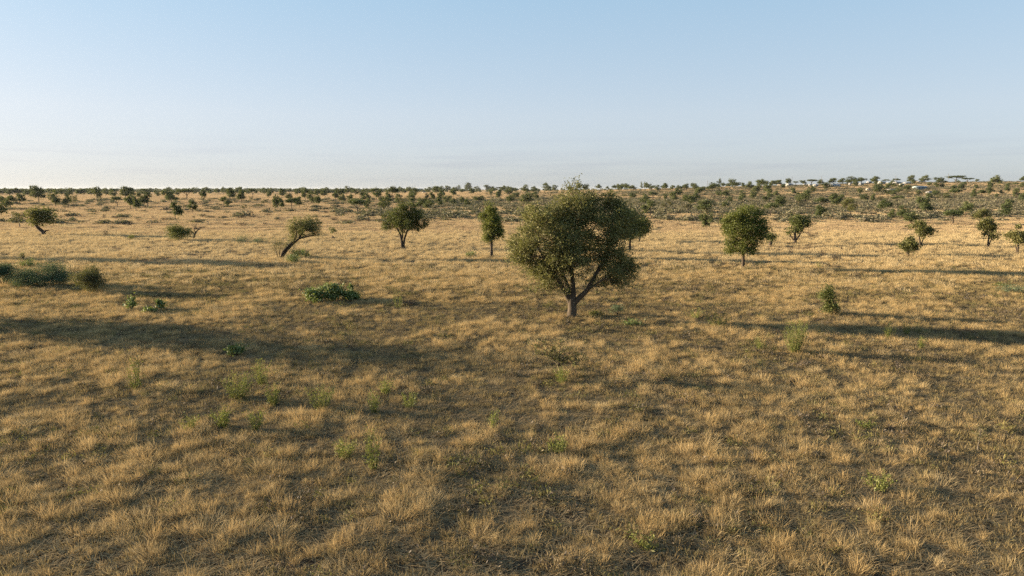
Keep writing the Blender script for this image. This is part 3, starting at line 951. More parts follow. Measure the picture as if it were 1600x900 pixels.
# base pixel x, y, crown width, height, kind, all in photo pixels
FAR = '''
2 338 17 19 b|4 319 14 10 b|4 305 11 7 r|17 327 18 17 r|31 319 14 13 r|15 306 14 9 r|29 306 15 10 r|47 307 12 9 r|61 317 23 25 r|87 323 20 23 r
96 307 9 10 r|107 323 12 17 r|116 327 12 19 s|109 307 11 9 r|122 306 10 8 r|131 306 13 9 r|143 306 11 8 r|152 316 14 20 r|31 356 24 20 s
166 306 11 9 r|177 310 12 13 r|196 312 20 17 r|183 323 15 13 u|204 329 15 20 r|213 331 12 20 r|209 309 11 10 r|216 311 8 9 r|226 306 18 9 r|231 324 19 19 r
247 307 7 5 b|262 306 15 9 r|268 319 21 18 r|279 307 9 9 r|292 311 20 13 u|274 344 21 25 r|301 332 14 15 r|318 315 12 17 r|203 299 4 4 r|223 299 4 4 r|236 299 4 4 r|303 299 5 4 r|311 299 5 4 r
325 303 10 9 r|350 325 17 14 r|349 304 10 10 r|359 314 19 17 r|377 316 16 15 r|376 304 12 10 r|395 309 12 12 u|392 319 7 10 s|421 310 7 11 r|413 325 9 11 s|430 331 12 21 r|439 328 11 15 r
440 310 10 13 r|456 328 18 15 u|468 325 12 14 r|451 312 11 9 b|464 306 9 8 r|477 313 12 16 r|382 333 8 11 s|387 301 9 6 r|402 301 5 6 r|413 302 6 6 r|425 303 9 6 r|441 302 9 5 r|452 302 9 5 r
487 319 13 16 r|498 324 11 15 r|508 309 11 11 r|484 306 9 8 r|495 308 11 10 r|525 315 11 12 r|530 308 15 11 r|542 304 11 11 r|550 303 8 8 r|537 319 12 13 r|548 316 10 10 r|555 306 11 8 r
565 311 10 11 r|558 334 26 19 u|576 330 11 16 r|573 314 15 10 r|588 312 16 15 r|597 317 11 8 b|602 328 20 16 r|614 317 20 24 u|606 313 11 10 r|622 320 11 14 r|625 301 10 8 r|631 322 18 11 s|560 300 8 5 r|510 302 8 6 r|520 302 7 5 r
646 312 15 15 r|644 318 13 11 r|657 327 20 14 r|672 329 19 13 r|686 323 12 10 r|667 312 7 8 r|674 315 10 12 r|687 316 11 12 r|681 304 11 11 r|692 309 10 11 r|708 309 10 11 r|699 318 14 10 b|707 321 10 10 b
722 318 8 9 b|729 322 9 10 b|748 315 18 7 b|736 304 8 7 r|716 297 9 9 t|733 298 15 12 r|746 298 10 7 r|760 298 13 9 r|769 298 9 7 r|783 297 17 6 u|796 297 9 5 r|690 298 10 7 r|700 299 10 8 r|672 299 11 6 r
767 304 7 6 b|781 312 12 13 r|794 304 11 6 b|797 317 13 10 b|821 303 11 12 r|834 302 9 9 r|854 299 12 11 r|866 298 9 8 r|822 321 21 16 r|837 313 9 11 r|814 298 8 5 r|806 311 10 8 b
1002 296 5 10 t|1007 296 5 10 t|990 298 16 7 r|970 298 9 7 r|1017 297 9 6 r|1027 299 11 8 r|1040 297 12 9 r|1050 298 8 7 r|1059 298 11 7 r|1072 298 13 9 r|1085 299 10 10 r|1097 300 9 7 r|1112 301 18 13 r|1092 307 13 12 r
1020 312 12 10 u|1008 320 16 14 b|1016 337 22 19 r|1040 314 7 9 b|1051 316 13 13 r|1040 333 17 16 s|1058 307 11 10 r|1064 306 8 8 r|1070 313 10 7 b|1079 322 20 14 r|1088 314 14 10 r|1075 333 13 12 s|1100 334 29 17 r|1103 356 20 18 b|989 310 11 8 b
1123 298 9 16 t|1130 294 6 7 r|1123 308 9 8 b|1133 311 15 11 r|1140 317 10 8 b|1159 317 10 16 r|1160 294 6 7 r|1148 293 15 7 r|1170 297 13 11 r|1184 304 14 14 r|1190 293 14 11 r|1206 292 10 8 r|1217 291 15 8 r|1233 289 10 9 r
1177 312 10 11 b|1201 307 14 16 r|1202 317 17 12 r|1214 309 10 9 r|1224 296 8 7 r|1216 328 18 18 r|1204 338 18 17 u|1133 325 11 8 b
1243 287 8 5 u|1256 289 10 6 r|1268 288 13 7 u|1283 289 10 7 r|1302 288 13 8 r|1316 288 11 8 r|1330 288 19 10 r|1346 287 14 8 r|1240 306 7 11 r|1258 318 21 17 r|1248 317 11 11 r|1269 301 12 9 b|1291 296 14 9 b
1283 327 18 15 u|1301 326 18 19 r|1314 319 13 12 r|1328 339 28 31 r|1254 328 11 11 s|1281 345 17 19 r|1335 294 10 11 r|1343 303 9 7 b|1350 315 13 9 b|1364 318 8 12 r
1369 284 14 9 r|1367 291 10 10 r|1384 284 10 5 u|1376 296 7 10 r|1385 299 8 10 r|1393 294 11 10 r|1401 284 10 6 u|1408 296 7 7 r|1422 287 10 11 r|1428 289 9 7 r|1445 286 14 10 r|1452 291 6 5 b|1418 298 11 7 b|1370 305 15 14 r
1386 305 11 7 b|1396 306 11 8 b|1404 302 11 7 b|1402 318 16 10 u|1378 331 23 15 r|1376 318 13 9 s|1418 309 14 10 s|1435 306 8 7 b|1446 337 25 27 r|1408 342 17 16 r|1393 344 12 13 r|1460 309 10 10 r|1451 311 9 7 b|1472 316 14 11 s|1479 313 9 10 r|1472 295 8 7 r|1470 288 16 9 r|1463 295 8 8 r
1494 285 23 9 u|1511 285 15 6 u|1526 284 6 4 r|1559 292 18 15 r|1598 285 8 8 r|1505 298 12 11 r|1526 297 6 7 r|1547 296 9 10 r|1546 304 10 10 b|1491 313 16 15 u|1490 298 7 7 b|1520 312 10 14 r|1533 311 11 12 u|1564 304 6 6 b|1557 310 5 6 b
1576 294 9 7 r|1575 302 9 9 r|1586 293 7 6 u|1596 295 10 8 r|1588 311 11 14 r|1598 316 12 12 b|1508 339 19 19 r|1488 351 25 18 u|1530 352 28 30 r|1569 341 18 18 r|1576 324 11 10 b|1422 350 21 14 b|1438 385 36 44 r|1419 400 23 32 r|1543 388 33 50 r|1590 396 28 45 r
'''
ORD = ['first', 'second', 'third', 'fourth', 'fifth', 'sixth', 'seventh', 'eighth', 'ninth', 'tenth', 'eleventh', 'twelfth', 'thirteenth',
       'fourteenth', 'fifteenth', 'sixteenth', 'seventeenth', 'eighteenth', 'nineteenth', 'twentieth', 'twenty-first', 'twenty-second',
       'twenty-third', 'twenty-fourth', 'twenty-fifth', 'twenty-sixth', 'twenty-seventh', 'twenty-eighth']
KIND = {'r': 'round-crowned acacia', 'u': 'flat-topped acacia', 'b': 'bushy thicket', 't': 'slender tree', 's': 'thin pale tree'}


def zone(px):
    for lim, nm in ((165, 'beyond the twisted tree'), (340, 'beyond the round dark bush'), (480, 'behind the leaning tree'),
                    (600, 'right behind the leaning tree'), (690, 'behind the broad domed tree'), (800, 'behind the slim tall tree'), (960, 'behind the big central tree'),
                    (1120, 'between central and yellow-green trees'), (1240, 'behind the yellow-green tree'), (1360, 'on the slope below the houses'),
                    (1480, 'around the long pale shed'), (1700, 'at the right edge slope')):
        if px < lim:
            return nm


items = []
for tok in FAR.replace('\n', '|').split('|'):
    if not tok.strip(): continue
    a_ = tok.split()
    items.append([float(v) for v in a_[:4]] + [a_[4]])


def row_of(px, py):
    top = 308 if px < 640 else (302 if px < 1120 else 294)
    if py <= top: return 'skyline'
    return 'middle row' if py < (322 if px < 1120 else 315) else 'nearer row'


buckets = {}
for it in items:
    buckets.setdefault((zone(it[0]), row_of(it[0], it[1])), []).append(it)
rf = np.random.default_rng(77)
for (zn, rw), lst in buckets.items():
    lst.sort(key=lambda t: t[0])
    for i, (px, py, w, h, kd) in enumerate(lst):
        x, y, z = on_ground(px, py)
        k = depth_scale(x, y)
        W, H = w * k, h * k
        f_ = 1.2 if h < 22 else 1.02
        pm = PROTO[kd][int(rf.integers(len(PROTO[kd])))]
        lab = f'{KIND[kd]}, {ORD[i]} from left in the {rw} {zn}'
        if kd == 'r' and h >= 30:          # the nearest ones get a crown of their own
            r3 = np.random.default_rng(int(px))
            lb3 = []
            for j in range(15):
                v = r3.normal(size=3); v /= np.linalg.norm(v); q_ = 0.45 + 0.5 * r3.random()
                rr = W * (0.09 + 0.08 * r3.random())
                lb3.append((v[0] * W * 0.43 * q_, v[1] * W * 0.43 * q_, H * (0.64 + 0.33 * v[2] * q_), rr, rr, rr * 0.85, 1))
            sw = W * 0.05 * r3.normal()
            st3 = [([(0, 0, -0.1), (sw * 0.4, 0, H * 0.16), (sw, 0, H * 0.36), (sw * 0.5, 0, H * 0.7)], [0.15, 0.11, 0.09, 0.04]),
                   ([(0.08, 0, H * 0.06), (0.2, 0.05, H * 0.2), (W * 0.18, 0.1, H * 0.48)], [0.08, 0.07, 0.03])]
            pm = grow(st3, lb3, 4200, 0.19, r3, 'bark_dark', 'leaf_hero', 0.24, 0.4, 0.5, 0.016, 0.05, None, 0.2, 6, 1)
            W, H, f_ = 1.0, 0.65, 1.0
        nm = {'r': 'acacia_tree', 'u': 'flat_topped_acacia', 'b': 'thicket_bush', 't': 'slender_tree', 's': 'thin_tree'}[kd]
        plant(nm, (x, y, z - 0.05), pm[0], pm[1], lab, 'bush' if kd == 'b' else 'tree', 'trees scattered over the far savanna', rf.random() * 6.28, (W * f_, W * f_, H * (1.12 if h < 22 else 1.0) + 0.35))

# ------------------------------------------------------------------ low thorn brush on the dry strip
def brush_mesh(seed):
    r2 = np.random.default_rng(seed)
    tb = Tubes()
    for i in range(26):
        a_ = r2.random() * 6.283; L = 0.25 + 0.3 * r2.random(); c = (0.12 * r2.normal(), 0.12 * r2.normal(), 0.02)
        e = (c[0] + L * math.cos(a_), c[1] + L * math.sin(a_), 0.25 + 0.7 * r2.random())
        tb.tube(curve_pts(c, e, 3, 0.1, 0.12, r2), [0.014, 0.011, 0.008, 0.004], 3)
    C = r2.normal(size=(300, 3)) * (0.24, 0.24, 0.22) + (0, 0, 0.5)
    C = C[(C[:, 2] > 0.05) & (C[:, 2] < 1.0)]
    V, Q = leaf_quads(C, 0.13, r2, 0.4, 0.22)
    return tb.mesh('brush_stems', M['twig']), mesh_from('brush_twigs', V, Q, mat=M['twig'])


BR = [brush_mesh(s) for s in (1, 2, 3)]
BRUSH = '''103 347 8 3|115 348 11 4|131 348 9 4|125 327 4 3|156 321 7 3|49 365 8 3|90 368 9 3|164 332 8 3|163 341 6 7|180 342 13 5|217 346 9 4|239 341 6 4|258 345 16 6|192 352 12 5|204 352 10 7|175 356 7 3|166 368 8 9|303 341 6 4|318 339 9 5|178 328 4 5|331 341 11 4|352 342 10 5|378 342 18 5|394 341 14 5|405 342 9 4|418 337 12 4|353 352 11 4|381 353 15 6|414 352 10 5|422 358 9 3|434 342 7 4|387 331 7 3|394 334 5 4
509 334 9 5|530 331 6 3|522 345 15 6|552 340 7 3|564 341 7 3|585 342 7 3|588 345 7 4|560 347 14 6|538 347 16 5|575 346 9 5|701 352 12 3|685 352 10 4|724 357 5 4|728 364 6 2|684 367 7 3|1002 350 10 4|1032 350 14 5|1060 352 9 5|1085 350 11 4|1268 371 13 7|1265 388 8 4|1235 396 10 5|1250 407 11 4|1350 383 12 4|1500 382 18 6|1563 395 7 6|1462 394 9 7|1503 413 10 3|1570 416 16 5|1405 398 12 4|1285 402 11 10|1304 408 10 12|1240 372 9 4|995 471 10 4|640 479 26 10|560 374 9 3|575 455 8 4'''
bl = sorted(([float(v) for v in t.split()] for t in BRUSH.replace('\n', '|').split('|')), key=lambda t: t[0])
bb = {}
for t in bl:
    zn = 'on the dry strip left of the round bush' if t[0] < 265 else 'between round bush and leaning tree' if t[0] < 445 else \
        'between leaning tree and domed tree' if t[0] < 660 else 'between domed tree and yellow-green tree' if t[0] < 1160 else 'right of the yellow-green tree'
    bb.setdefault(zn, []).append(t)
for zn, lst in bb.items():
    for i, (px, py, w, h) in enumerate(lst):
        x, y, z = on_ground(px, py); k = depth_scale(x, y)
        s_, t_ = BR[int(rf.integers(3))]
        plant('thorn_brush', (x, y, z - 0.03), s_, t_, f'low dark thorn brush, {ORD[i]} from left {zn}', 'brush', 'low thorn brush on the plain', rf.random() * 6.28,
              (w * k, w * k, h * k * 1.1), ('stem', 'twigs'))

# ------------------------------------------------------------------ shrubs and weeds standing nearer
def shrub(px, py, w, h, label, leafm, name='shrub', n=2600, leaf=None, clump=0.16, lean=0.0, shape='dome', aspect=0.5, bark='bark_dark', cat='shrub', group=None):
    x, y, z = on_ground(px, py); k = depth_scale(x, y)
    W, H = w * k * 1.2, h * k * 1.32
    r2 = np.random.default_rng(int(px * 7 + py))
    lobes = []; st = []
    for i in range(9):
        a_ = 6.283 * i / 9 + r2.normal() * 0.3; rr = 0.30 * (0.3 + 0.75 * r2.random())
        zc = (0.25 + 0.45 * r2.random()) if shape == 'dome' else (0.2 + 0.62 * r2.random())
        if shape == 'column': rr *= 0.6
        f = 1 - (0.25 * zc if shape == 'dome' else 0)
        lobes.append((W * (rr * math.cos(a_) * f + lean * zc), W * rr * math.sin(a_) * f, H * zc, W * 0.2, W * 0.2, H * 0.2, 1))
    for i in range(6):
        a_ = 1.047 * i + r2.normal() * 0.3
        st.append(([(0.03 * W * math.cos(a_), 0.03 * W * math.sin(a_), -0.05), (W * (0.1 * math.cos(a_) + lean * 0.2), W * 0.1 * math.sin(a_), H * 0.25),
                    (W * (0.22 * math.cos(a_) + lean * 0.5), W * 0.2 * math.sin(a_), H * 0.55)], [0.03, 0.022, 0.012]))
    lf = leaf or max(0.05, 1.25 * k)
    bm, lm = grow(st, lobes, n, lf, r2, bark, leafm, clump * max(W, H) * 0.5, 0.35, aspect, 0.008, 0.02, None, 0, 5)
    return plant(name, (x, y, z - 0.03), bm, lm, label, cat, group, 0, (1, 1, 1), ('stem', 'foliage'))


shrub(6, 448, 40, 30, 'blue-green hedge bush cut by the left edge', 'leaf_blue', 'hedge_bush', 13000, group='blue-green bushes at the left edge')
shrub(44, 449, 48, 28, 'blue-green hedge bush, middle one of three at the left edge', 'leaf_blue', 'hedge_bush', 13000, group='blue-green bushes at the left edge')
shrub(88, 448, 58, 32, 'widest blue-green hedge bush, next to the brown-olive bush', 'leaf_blue', 'hedge_bush', 16000, group='blue-green bushes at the left edge')
shrub(143, 459, 50, 38, 'brown-olive round bush at the right end of the blue-green hedge', 'leaf_dry', 'round_bush', 9000, 0.11, aspect=0.3)
shrub(44, 419, 30, 13, 'low green bush just behind the blue-green hedge', 'leaf_broad', 'leafy_shrub', 1500)
shrub(36, 408, 9, 14, 'small pale sprig plant left behind the blue-green hedge', 'leaf_weed', 'leafy_shrub', 300)
shrub(280, 376, 38, 20, 'round dense dark green bush beside the dead twisted shrub', 'leaf_tree', 'round_bush', 9000)
shrub(378, 379, 26, 10, 'grey-green spiky low plant left of the leaning tree', 'leaf_blue', 'spiky_shrub', 1300, aspect=0.2)
shrub(405, 382, 28, 13, 'larger grey-green spiky low plant next to the leaning tree', 'leaf_blue', 'spiky_shrub', 1500, aspect=0.2)
shrub(435, 404, 26, 30, 'dry brownish bush at the foot of the leaning tree', 'leaf_dry', 'dry_bush', 1900, aspect=0.25)
shrub(458, 411, 30, 13, 'dark broad-leaved bush in front of the leaning trunk', 'leaf_broad', 'leafy_shrub', 1800)
shrub(462, 404, 24, 14, 'bright leafy bush under the leaning trunk', 'leaf_broad', 'leafy_shrub', 1500)
shrub(477, 403, 16, 14, 'small leafy bush at the right under the leaning tree', 'leaf_broad', 'leafy_shrub', 1200)
shrub(494, 473, 38, 20, 'bright leafy bush, left of the green patch before the leaning tree', 'leaf_broad', 'leafy_shrub', 2400, 0.14)
shrub(522, 471, 34, 27, 'tallest leafy bush in the middle of the bright green patch', 'leaf_broad', 'leafy_shrub', 2400, 0.14)
shrub(550, 470, 30, 14, 'dark leafy bush at the right end of the bright green patch', 'leaf_broad', 'leafy_shrub', 1700, 0.14)
shrub(548, 456, 8, 13, 'single upright sprig just behind the bright green patch', 'leaf_broad', 'leafy_shrub', 240, 0.14)
shrub(206, 487, 18, 22, 'leafy green plant, left of three below the brown-olive bush', 'leaf_broad', 'leafy_shrub', 420, 0.14)
shrub(233, 491, 26, 10, 'low leafy green plant, middle of three below the brown-olive bush', 'leaf_broad', 'leafy_shrub', 700, 0.12)
shrub(251, 486, 16, 20, 'leafy green plant, right of three below the brown-olive bush', 'leaf_broad', 'leafy_shrub', 380, 0.14)
shrub(735, 402, 22, 8, 'flat leafy plant left of the slim tall tree', 'leaf_broad', 'leafy_shrub', 600)
shrub(367, 557, 32, 15, 'low dark green plant inside the broad grass shadow', 'leaf_broad', 'leafy_shrub', 700, 0.10)
shrub(1582, 458, 46, 10, 'low green patch plant at the right edge', 'leaf_blue', 'leafy_shrub', 1500)
shrub(1560, 448, 24, 5, 'flat faint green plant behind the right edge patch', 'leaf_weed', 'leafy_shrub', 500)
shrub(962, 493, 28, 16, 'grey-green twiggy shrub right of the big trunk', 'leaf_blue', 'leafy_shrub', 900, 0.08, aspect=0.25)
shrub(930, 495, 24, 9, 'low grey-green shrub touching the big trunk', 'leaf_hero', 'leafy_shrub', 700, 0.08)
shrub(986, 510, 38, 8, 'flat dark green plant in front right of the big trunk', 'leaf_broad', 'leafy_shrub', 700, 0.08)
shrub(1300, 494, 26, 38, 'upright dark green shrub leaning left on the right grass', 'leaf_tree', 'upright_shrub', 2600, 0.10, 0.14, -0.45, 'column')
shrub(1305, 492, 15, 16, 'small dark shoot at the foot of the upright shrub', 'leaf_tree', 'upright_shrub', 700, 0.10)
shrub(520, 366, 11, 10, 'little tuft bush growing on the earth mound', 'leaf_tree', 'mound_bush', 700)
shrub(205, 374, 11, 7, 'small pale green plant left of the round dark bush', 'leaf_weed', 'leafy_shrub', 300)
shrub(1210, 425, 8, 7, 'tiny dry bush on the grass below the spindly tree', 'leaf_dry', 'dry_bush', 200)

# upright weeds
def weed(px, py, w, h, label, n_st=14, leafm='leaf_weed', lf=0.055):
    x, y, z = on_ground(px, py); k = depth_scale(x, y)
    W, H = w * k * 1.15, h * k * 1.3
    n_st = int(n_st * 1.5)
    r2 = np.random.default_rng(int(px * 3 + py * 5))
    tb = Tubes(); C = []
    for i in range(n_st):
        a_ = r2.random() * 6.283; r_ = 0.5 * W * math.sqrt(r2.random())
        hh = H * (0.55 + 0.45 * r2.random())
        e = (r_ * math.cos(a_), r_ * math.sin(a_), hh)
        c = (0.25 * e[0], 0.25 * e[1], -0.03)
        P_ = curve_pts(c, e, 4, 0.06, 0, r2)
        tb.tube(P_, [0.008, 0.007, 0.006, 0.005, 0.003], 3)
        for j in range(26):
            t = 0.12 + 0.88 * r2.random()
            q = P_[min(3, int(t * 4))].lerp(P_[min(4, int(t * 4) + 1)], t * 4 % 1)
            C.append((q.x + r2.normal() * 0.05, q.y + r2.normal() * 0.05, q.z + r2.normal() * 0.04))
    V, Q = leaf_quads(np.array(C), lf, r2, 0.2, 0.5)
    return plant('green_weed', (x, y, z), tb.mesh('weed_stems', M[leafm]), mesh_from('weed_leaves', V, Q, mat=M[leafm]), label, 'weed', 'green weeds among the dry grass', 0, (1, 1, 1), ('stem', 'foliage'))


weed(213, 614, 30, 44, 'tall thin green weed at the lower edge of the broad shadow, far left', 12)
weed(372, 626, 46, 38, 'widest yellow-green weed clump in the left foreground', 24)
weed(410, 603, 28, 34, 'yellow-green weed just behind the widest weed clump', 14)
weed(428, 636, 22, 30, 'green weed right beside the widest weed clump', 14)
weed(502, 644, 42, 34, 'green weed clump right of the widest weed clump', 18)
weed(350, 672, 32, 28, 'yellow-green weed in front of the widest weed clump', 16)
weed(402, 676, 24, 30, 'sparse weed in front right of the widest weed clump', 10)
weed(296, 678, 26, 24, 'pale weed left front of the widest weed clump', 9)
weed(585, 738, 22, 58, 'tall narrow green weed in the lower left centre foreground', 10)
weed(540, 720, 40, 26, 'low green weed left of the tall narrow weed', 14)
weed(603, 620, 26, 24, 'yellow-green weed in the grass left of the thorn sapling', 12)
weed(640, 640, 22, 22, 'small green weed left front of the thorn sapling', 9)
weed(585, 648, 24, 30, 'weed with open stems above the tall narrow weed', 8)
weed(1241, 554, 38, 44, 'bushy yellow-green weed clump on the right grass', 42)
weed(1186, 548, 16, 18, 'small yellow weed left of the bushy right clump', 8)
weed(1388, 531, 16, 24, 'green weed at the long tree shadow, right side', 10)
weed(1416, 524, 12, 18, 'little green weed inside the long tree shadow, right', 7)
weed(1440, 548, 14, 18, 'yellow weed just below the long tree shadow, right', 7)
weed(872, 712, 32, 22, 'low green weed in the centre foreground', 12)
weed(770, 674, 18, 28, 'slender weed in the middle foreground', 7)
weed(1372, 766, 40, 24, 'low bright green weed in the right foreground', 12)
weed(1120, 512, 44, 20, 'grey-green weed patch right of the big trunk shadow start', 20)
weed(1085, 500, 30, 14, 'low weed between the big trunk and the right weeds', 12)
weed(876, 600, 34, 22, 'yellow-green weed at the foot of the thorn sapling', 16)
weed(622, 483, 16, 22, 'slim weed right of the bright green leafy patch', 9)
weed(1280, 420, 14, 10, 'faint weed on the middle grass below the spindly tree', 6)
weed(1350, 672, 24, 12, 'flat weed in the bare right foreground', 8)
weed(1010, 862, 44, 16, 'yellow-speckled low weed at the bottom centre', 7)
weed(100, 430, 12, 16, 'thin pale weed behind the widest hedge bush', 7)

# small thorn sapling with a pale stem
def thorn_sapling():
    b = Px(876, 594); P = b.p
    r2 = np.random.default_rng(3)
    tb = Tubes()
    tb.tube([P(877, 597), P(875, 586), P(872, 572), P(868, 565), P(860, 560)], [0.035, 0.03, 0.026, 0.022, 0.018], 6)
    br = Tubes(); C = []
    for (ex, ey, dy) in ((826, 536, 0), (838, 548, -0.5), (848, 537, 0.5), (862, 534, -0.4), (876, 534, 0.3), (890, 540, -0.3), (903, 556, 0.2), (914, 560, -0.2), (884, 552, 0.6), (845, 556, 0.3), (900, 565, -0.5)):
        a_ = P(867, 563) if ex < 870 else P(872, 571)
        pts = curve_pts(a_, P(ex, ey, dy), 6, 0.05, 0.08, r2)
        br.tube(pts, [0.022, 0.020, 0.017, 0.014, 0.011, 0.008, 0.004], 4)
        for j in range(16):
            t = int(r2.integers(1, 7)); q = pts[t]
            e = q + Vector((r2.normal() * 0.22, r2.normal() * 0.22, abs(r2.normal()) * 0.14))
            br.tube([q, q.lerp(e, 0.5) + Vector((0, 0, 0.02)), e], [0.009, 0.007, 0.004], 3)
            for m_ in range(10):
                f = r2.random()
                c = q.lerp(e, f); C.append((c.x + r2.normal() * 0.04, c.y + r2.normal() * 0.04, c.z + r2.normal() * 0.03))
    V, Q = leaf_quads(np.array(C), 0.06, r2, 0.2, 0.45)
    o = empty('thorn_sapling', b.loc(0.02))
    add_obj('trunk', tb.mesh('sapling_stem', M['bark_pale']), o)
    add_obj('branches', br.mesh('sapling_branches', M['bark_dark']), o)
    add_obj('crown', mesh_from('sapling_leaves', V, Q, mat=M['leaf_hero']), o)
    tag(o, 'small open thorn sapling with a crooked pale stem in the centre foreground', 'sapling')


thorn_sapling()


def dry_sapling():
    b = Px(1527, 709); P = b.p
    r2 = np.random.default_rng(9)
    tb = Tubes(); tb.tube([P(1527, 712), P(1527, 698), P(1528, 684), P(1529, 670)], [0.014, 0.012, 0.010, 0.006], 5)
    C = []
    for j in range(40):
        z = 0.35 + 0.65 * r2.random()
        s0 = Vector(P(1528, 709 - 40 * z)); e = s0 + Vector((r2.normal() * 0.09, r2.normal() * 0.09, 0.08))
        tb.tube([s0, e], [0.005, 0.003], 3)
        for q in range(9):
            C.append((e.x + r2.normal() * 0.05, e.y + r2.normal() * 0.05, e.z + r2.normal() * 0.04))
    V, Q = leaf_quads(np.array(C), 0.05, r2, 0.2, 0.4)
    plant('dry_sapling', b.loc(0.02), tb.mesh('dry_stem', M['wood']), mesh_from('dry_leaves', V, Q, mat=M['leaf_dry']), 'thin dry sapling standing alone in the right foreground', 'sapling')


dry_sapling()

# dead twisted shrub beside the round bush
b = Px(305, 374); P = b.p
r2 = np.random.default_rng(21)
tb = Tubes()
tb.tube([P(304, 376), P(303, 370), P(305, 365), P(308, 361), P(314, 356)], [0.22, 0.17, 0.14, 0.10, 0.04], 6)
tb.tube([P(305, 366), P(300, 361), P(296, 359)], [0.10, 0.08, 0.03], 5)
tb.tube([P(306, 363), P(304, 358), P(307, 354)], [0.09, 0.06, 0.02], 5)
C = []
for i in range(34):
    s0 = Vector(P(*[(314, 356), (296, 359), (307, 355), (310, 358)][i % 4], r2.normal() * 0.2))
    e = s0 + Vector((r2.normal() * 0.55, r2.normal() * 0.5, r2.normal() * 0.22 + 0.1))
    tb.tube(curve_pts(s0, e, 2, 0.1, 0.1, r2), [0.025, 0.018, 0.008], 3)
    for j in range(7): C.append(tuple(s0.lerp(e, r2.random()) + Vector(r2.normal(size=3) * 0.1)))
V_, Q_ = leaf_quads(np.array(C), 0.14, r2, 0.3, 0.35)
plant('dead_shrub', b.loc(), tb.mesh('dead_wood', M['bark_dark']), mesh_from('dead_twigs', V_, Q_, mat=M['twig']), 'dark twisted dead shrub right beside the round dense bush', 'shrub')


# earth mounds
def mound(px, py, w, h, label, spire=1.0):
    x, y, z = on_ground(px, py); k = depth_scale(x, y)
    r2 = np.random.default_rng(int(px))
    V = []; Q = []
    ns, nr = 18, 9
    for i in range(nr):
        t = i / (nr - 1)
        rad = 0.5 * w * k * ((1 - t) ** (1 + spire) * 0.9 + 0.10 * (1 - t) + 0.015)
        for s in range(ns):
            a_ = 6.283 * s / ns
            rr = rad * (1 + 0.22 * math.sin(3 * a_ + i) * r2.random() + 0.1 * r2.normal())
            V.append((rr * math.cos(a_) + 0.06 * w * k * t * math.sin(4 * t), rr * math.sin(a_), h * k * t - 0.05))
    for i in range(nr - 1):
        for s in range(ns):
            a_ = i * ns + s; c_ = i * ns + (s + 1) % ns
            Q.append((a_, c_, c_ + ns, a_ + ns))
    V.append((0, 0, h * k)); top = len(V) - 1
    T = [((nr - 1) * ns + s, (nr - 1) * ns + (s + 1) % ns, top) for s in range(ns)]
    o = add_obj('termite_mound', mesh_from('mound', V, Q, T, mat=M['earth'], smooth=True))
    o.location = (x, y, z)
    tag(o, label, 'mound')


mound(1314, 391, 9, 8, 'dark pointed termite mound right of the spindly tree', 1.2)
mound(520, 373, 11, 7, 'dark earth mound under the little tuft bush', 1.0)

# fence posts on the dry strip
for i, (px, py, h, lab) in enumerate(((326, 352, 7, 'thin wooden post standing left of the low brush'), (237, 351, 6, 'thin wooden post left of the round bush'),
                                      (370, 351, 6, 'thin wooden post among the low brush left of the leaning tree'), (443, 346, 6, 'thin wooden post behind the leaning tree'))):
    x, y, z = on_ground(px, py); k = depth_scale(x, y)
    tb = Tubes(); H = h * k
    tb.tube([(0, 0, -0.2), (0.01, 0, H * 0.5), (0.03, 0, H), (0.03, 0, H + 0.01)], [0.06, 0.055, 0.05, 0.005], 7)
    o = add_obj('fence_post', tb.mesh('post', M['wood'])); o.location = (x, y, z)
    tag(o, lab, 'post', 'wooden posts on the dry strip')


# ------------------------------------------------------------------ houses on the crest
def box(V, Q, x0, x1, y0, y1, z0, z1):
    q = len(V)
    V += [(x0, y0, z0), (x1, y0, z0), (x1, y1, z0), (x0, y1, z0), (x0, y0, z1), (x1, y0, z1), (x1, y1, z1), (x0, y1, z1)]
    Q += [(q, q + 3, q + 2, q + 1), (q + 4, q + 5, q + 6, q + 7), (q, q + 1, q + 5, q + 4), (q + 1, q + 2, q + 6, q + 5), (q + 2, q + 3, q + 7, q + 6), (q + 3, q, q + 4, q + 7)]


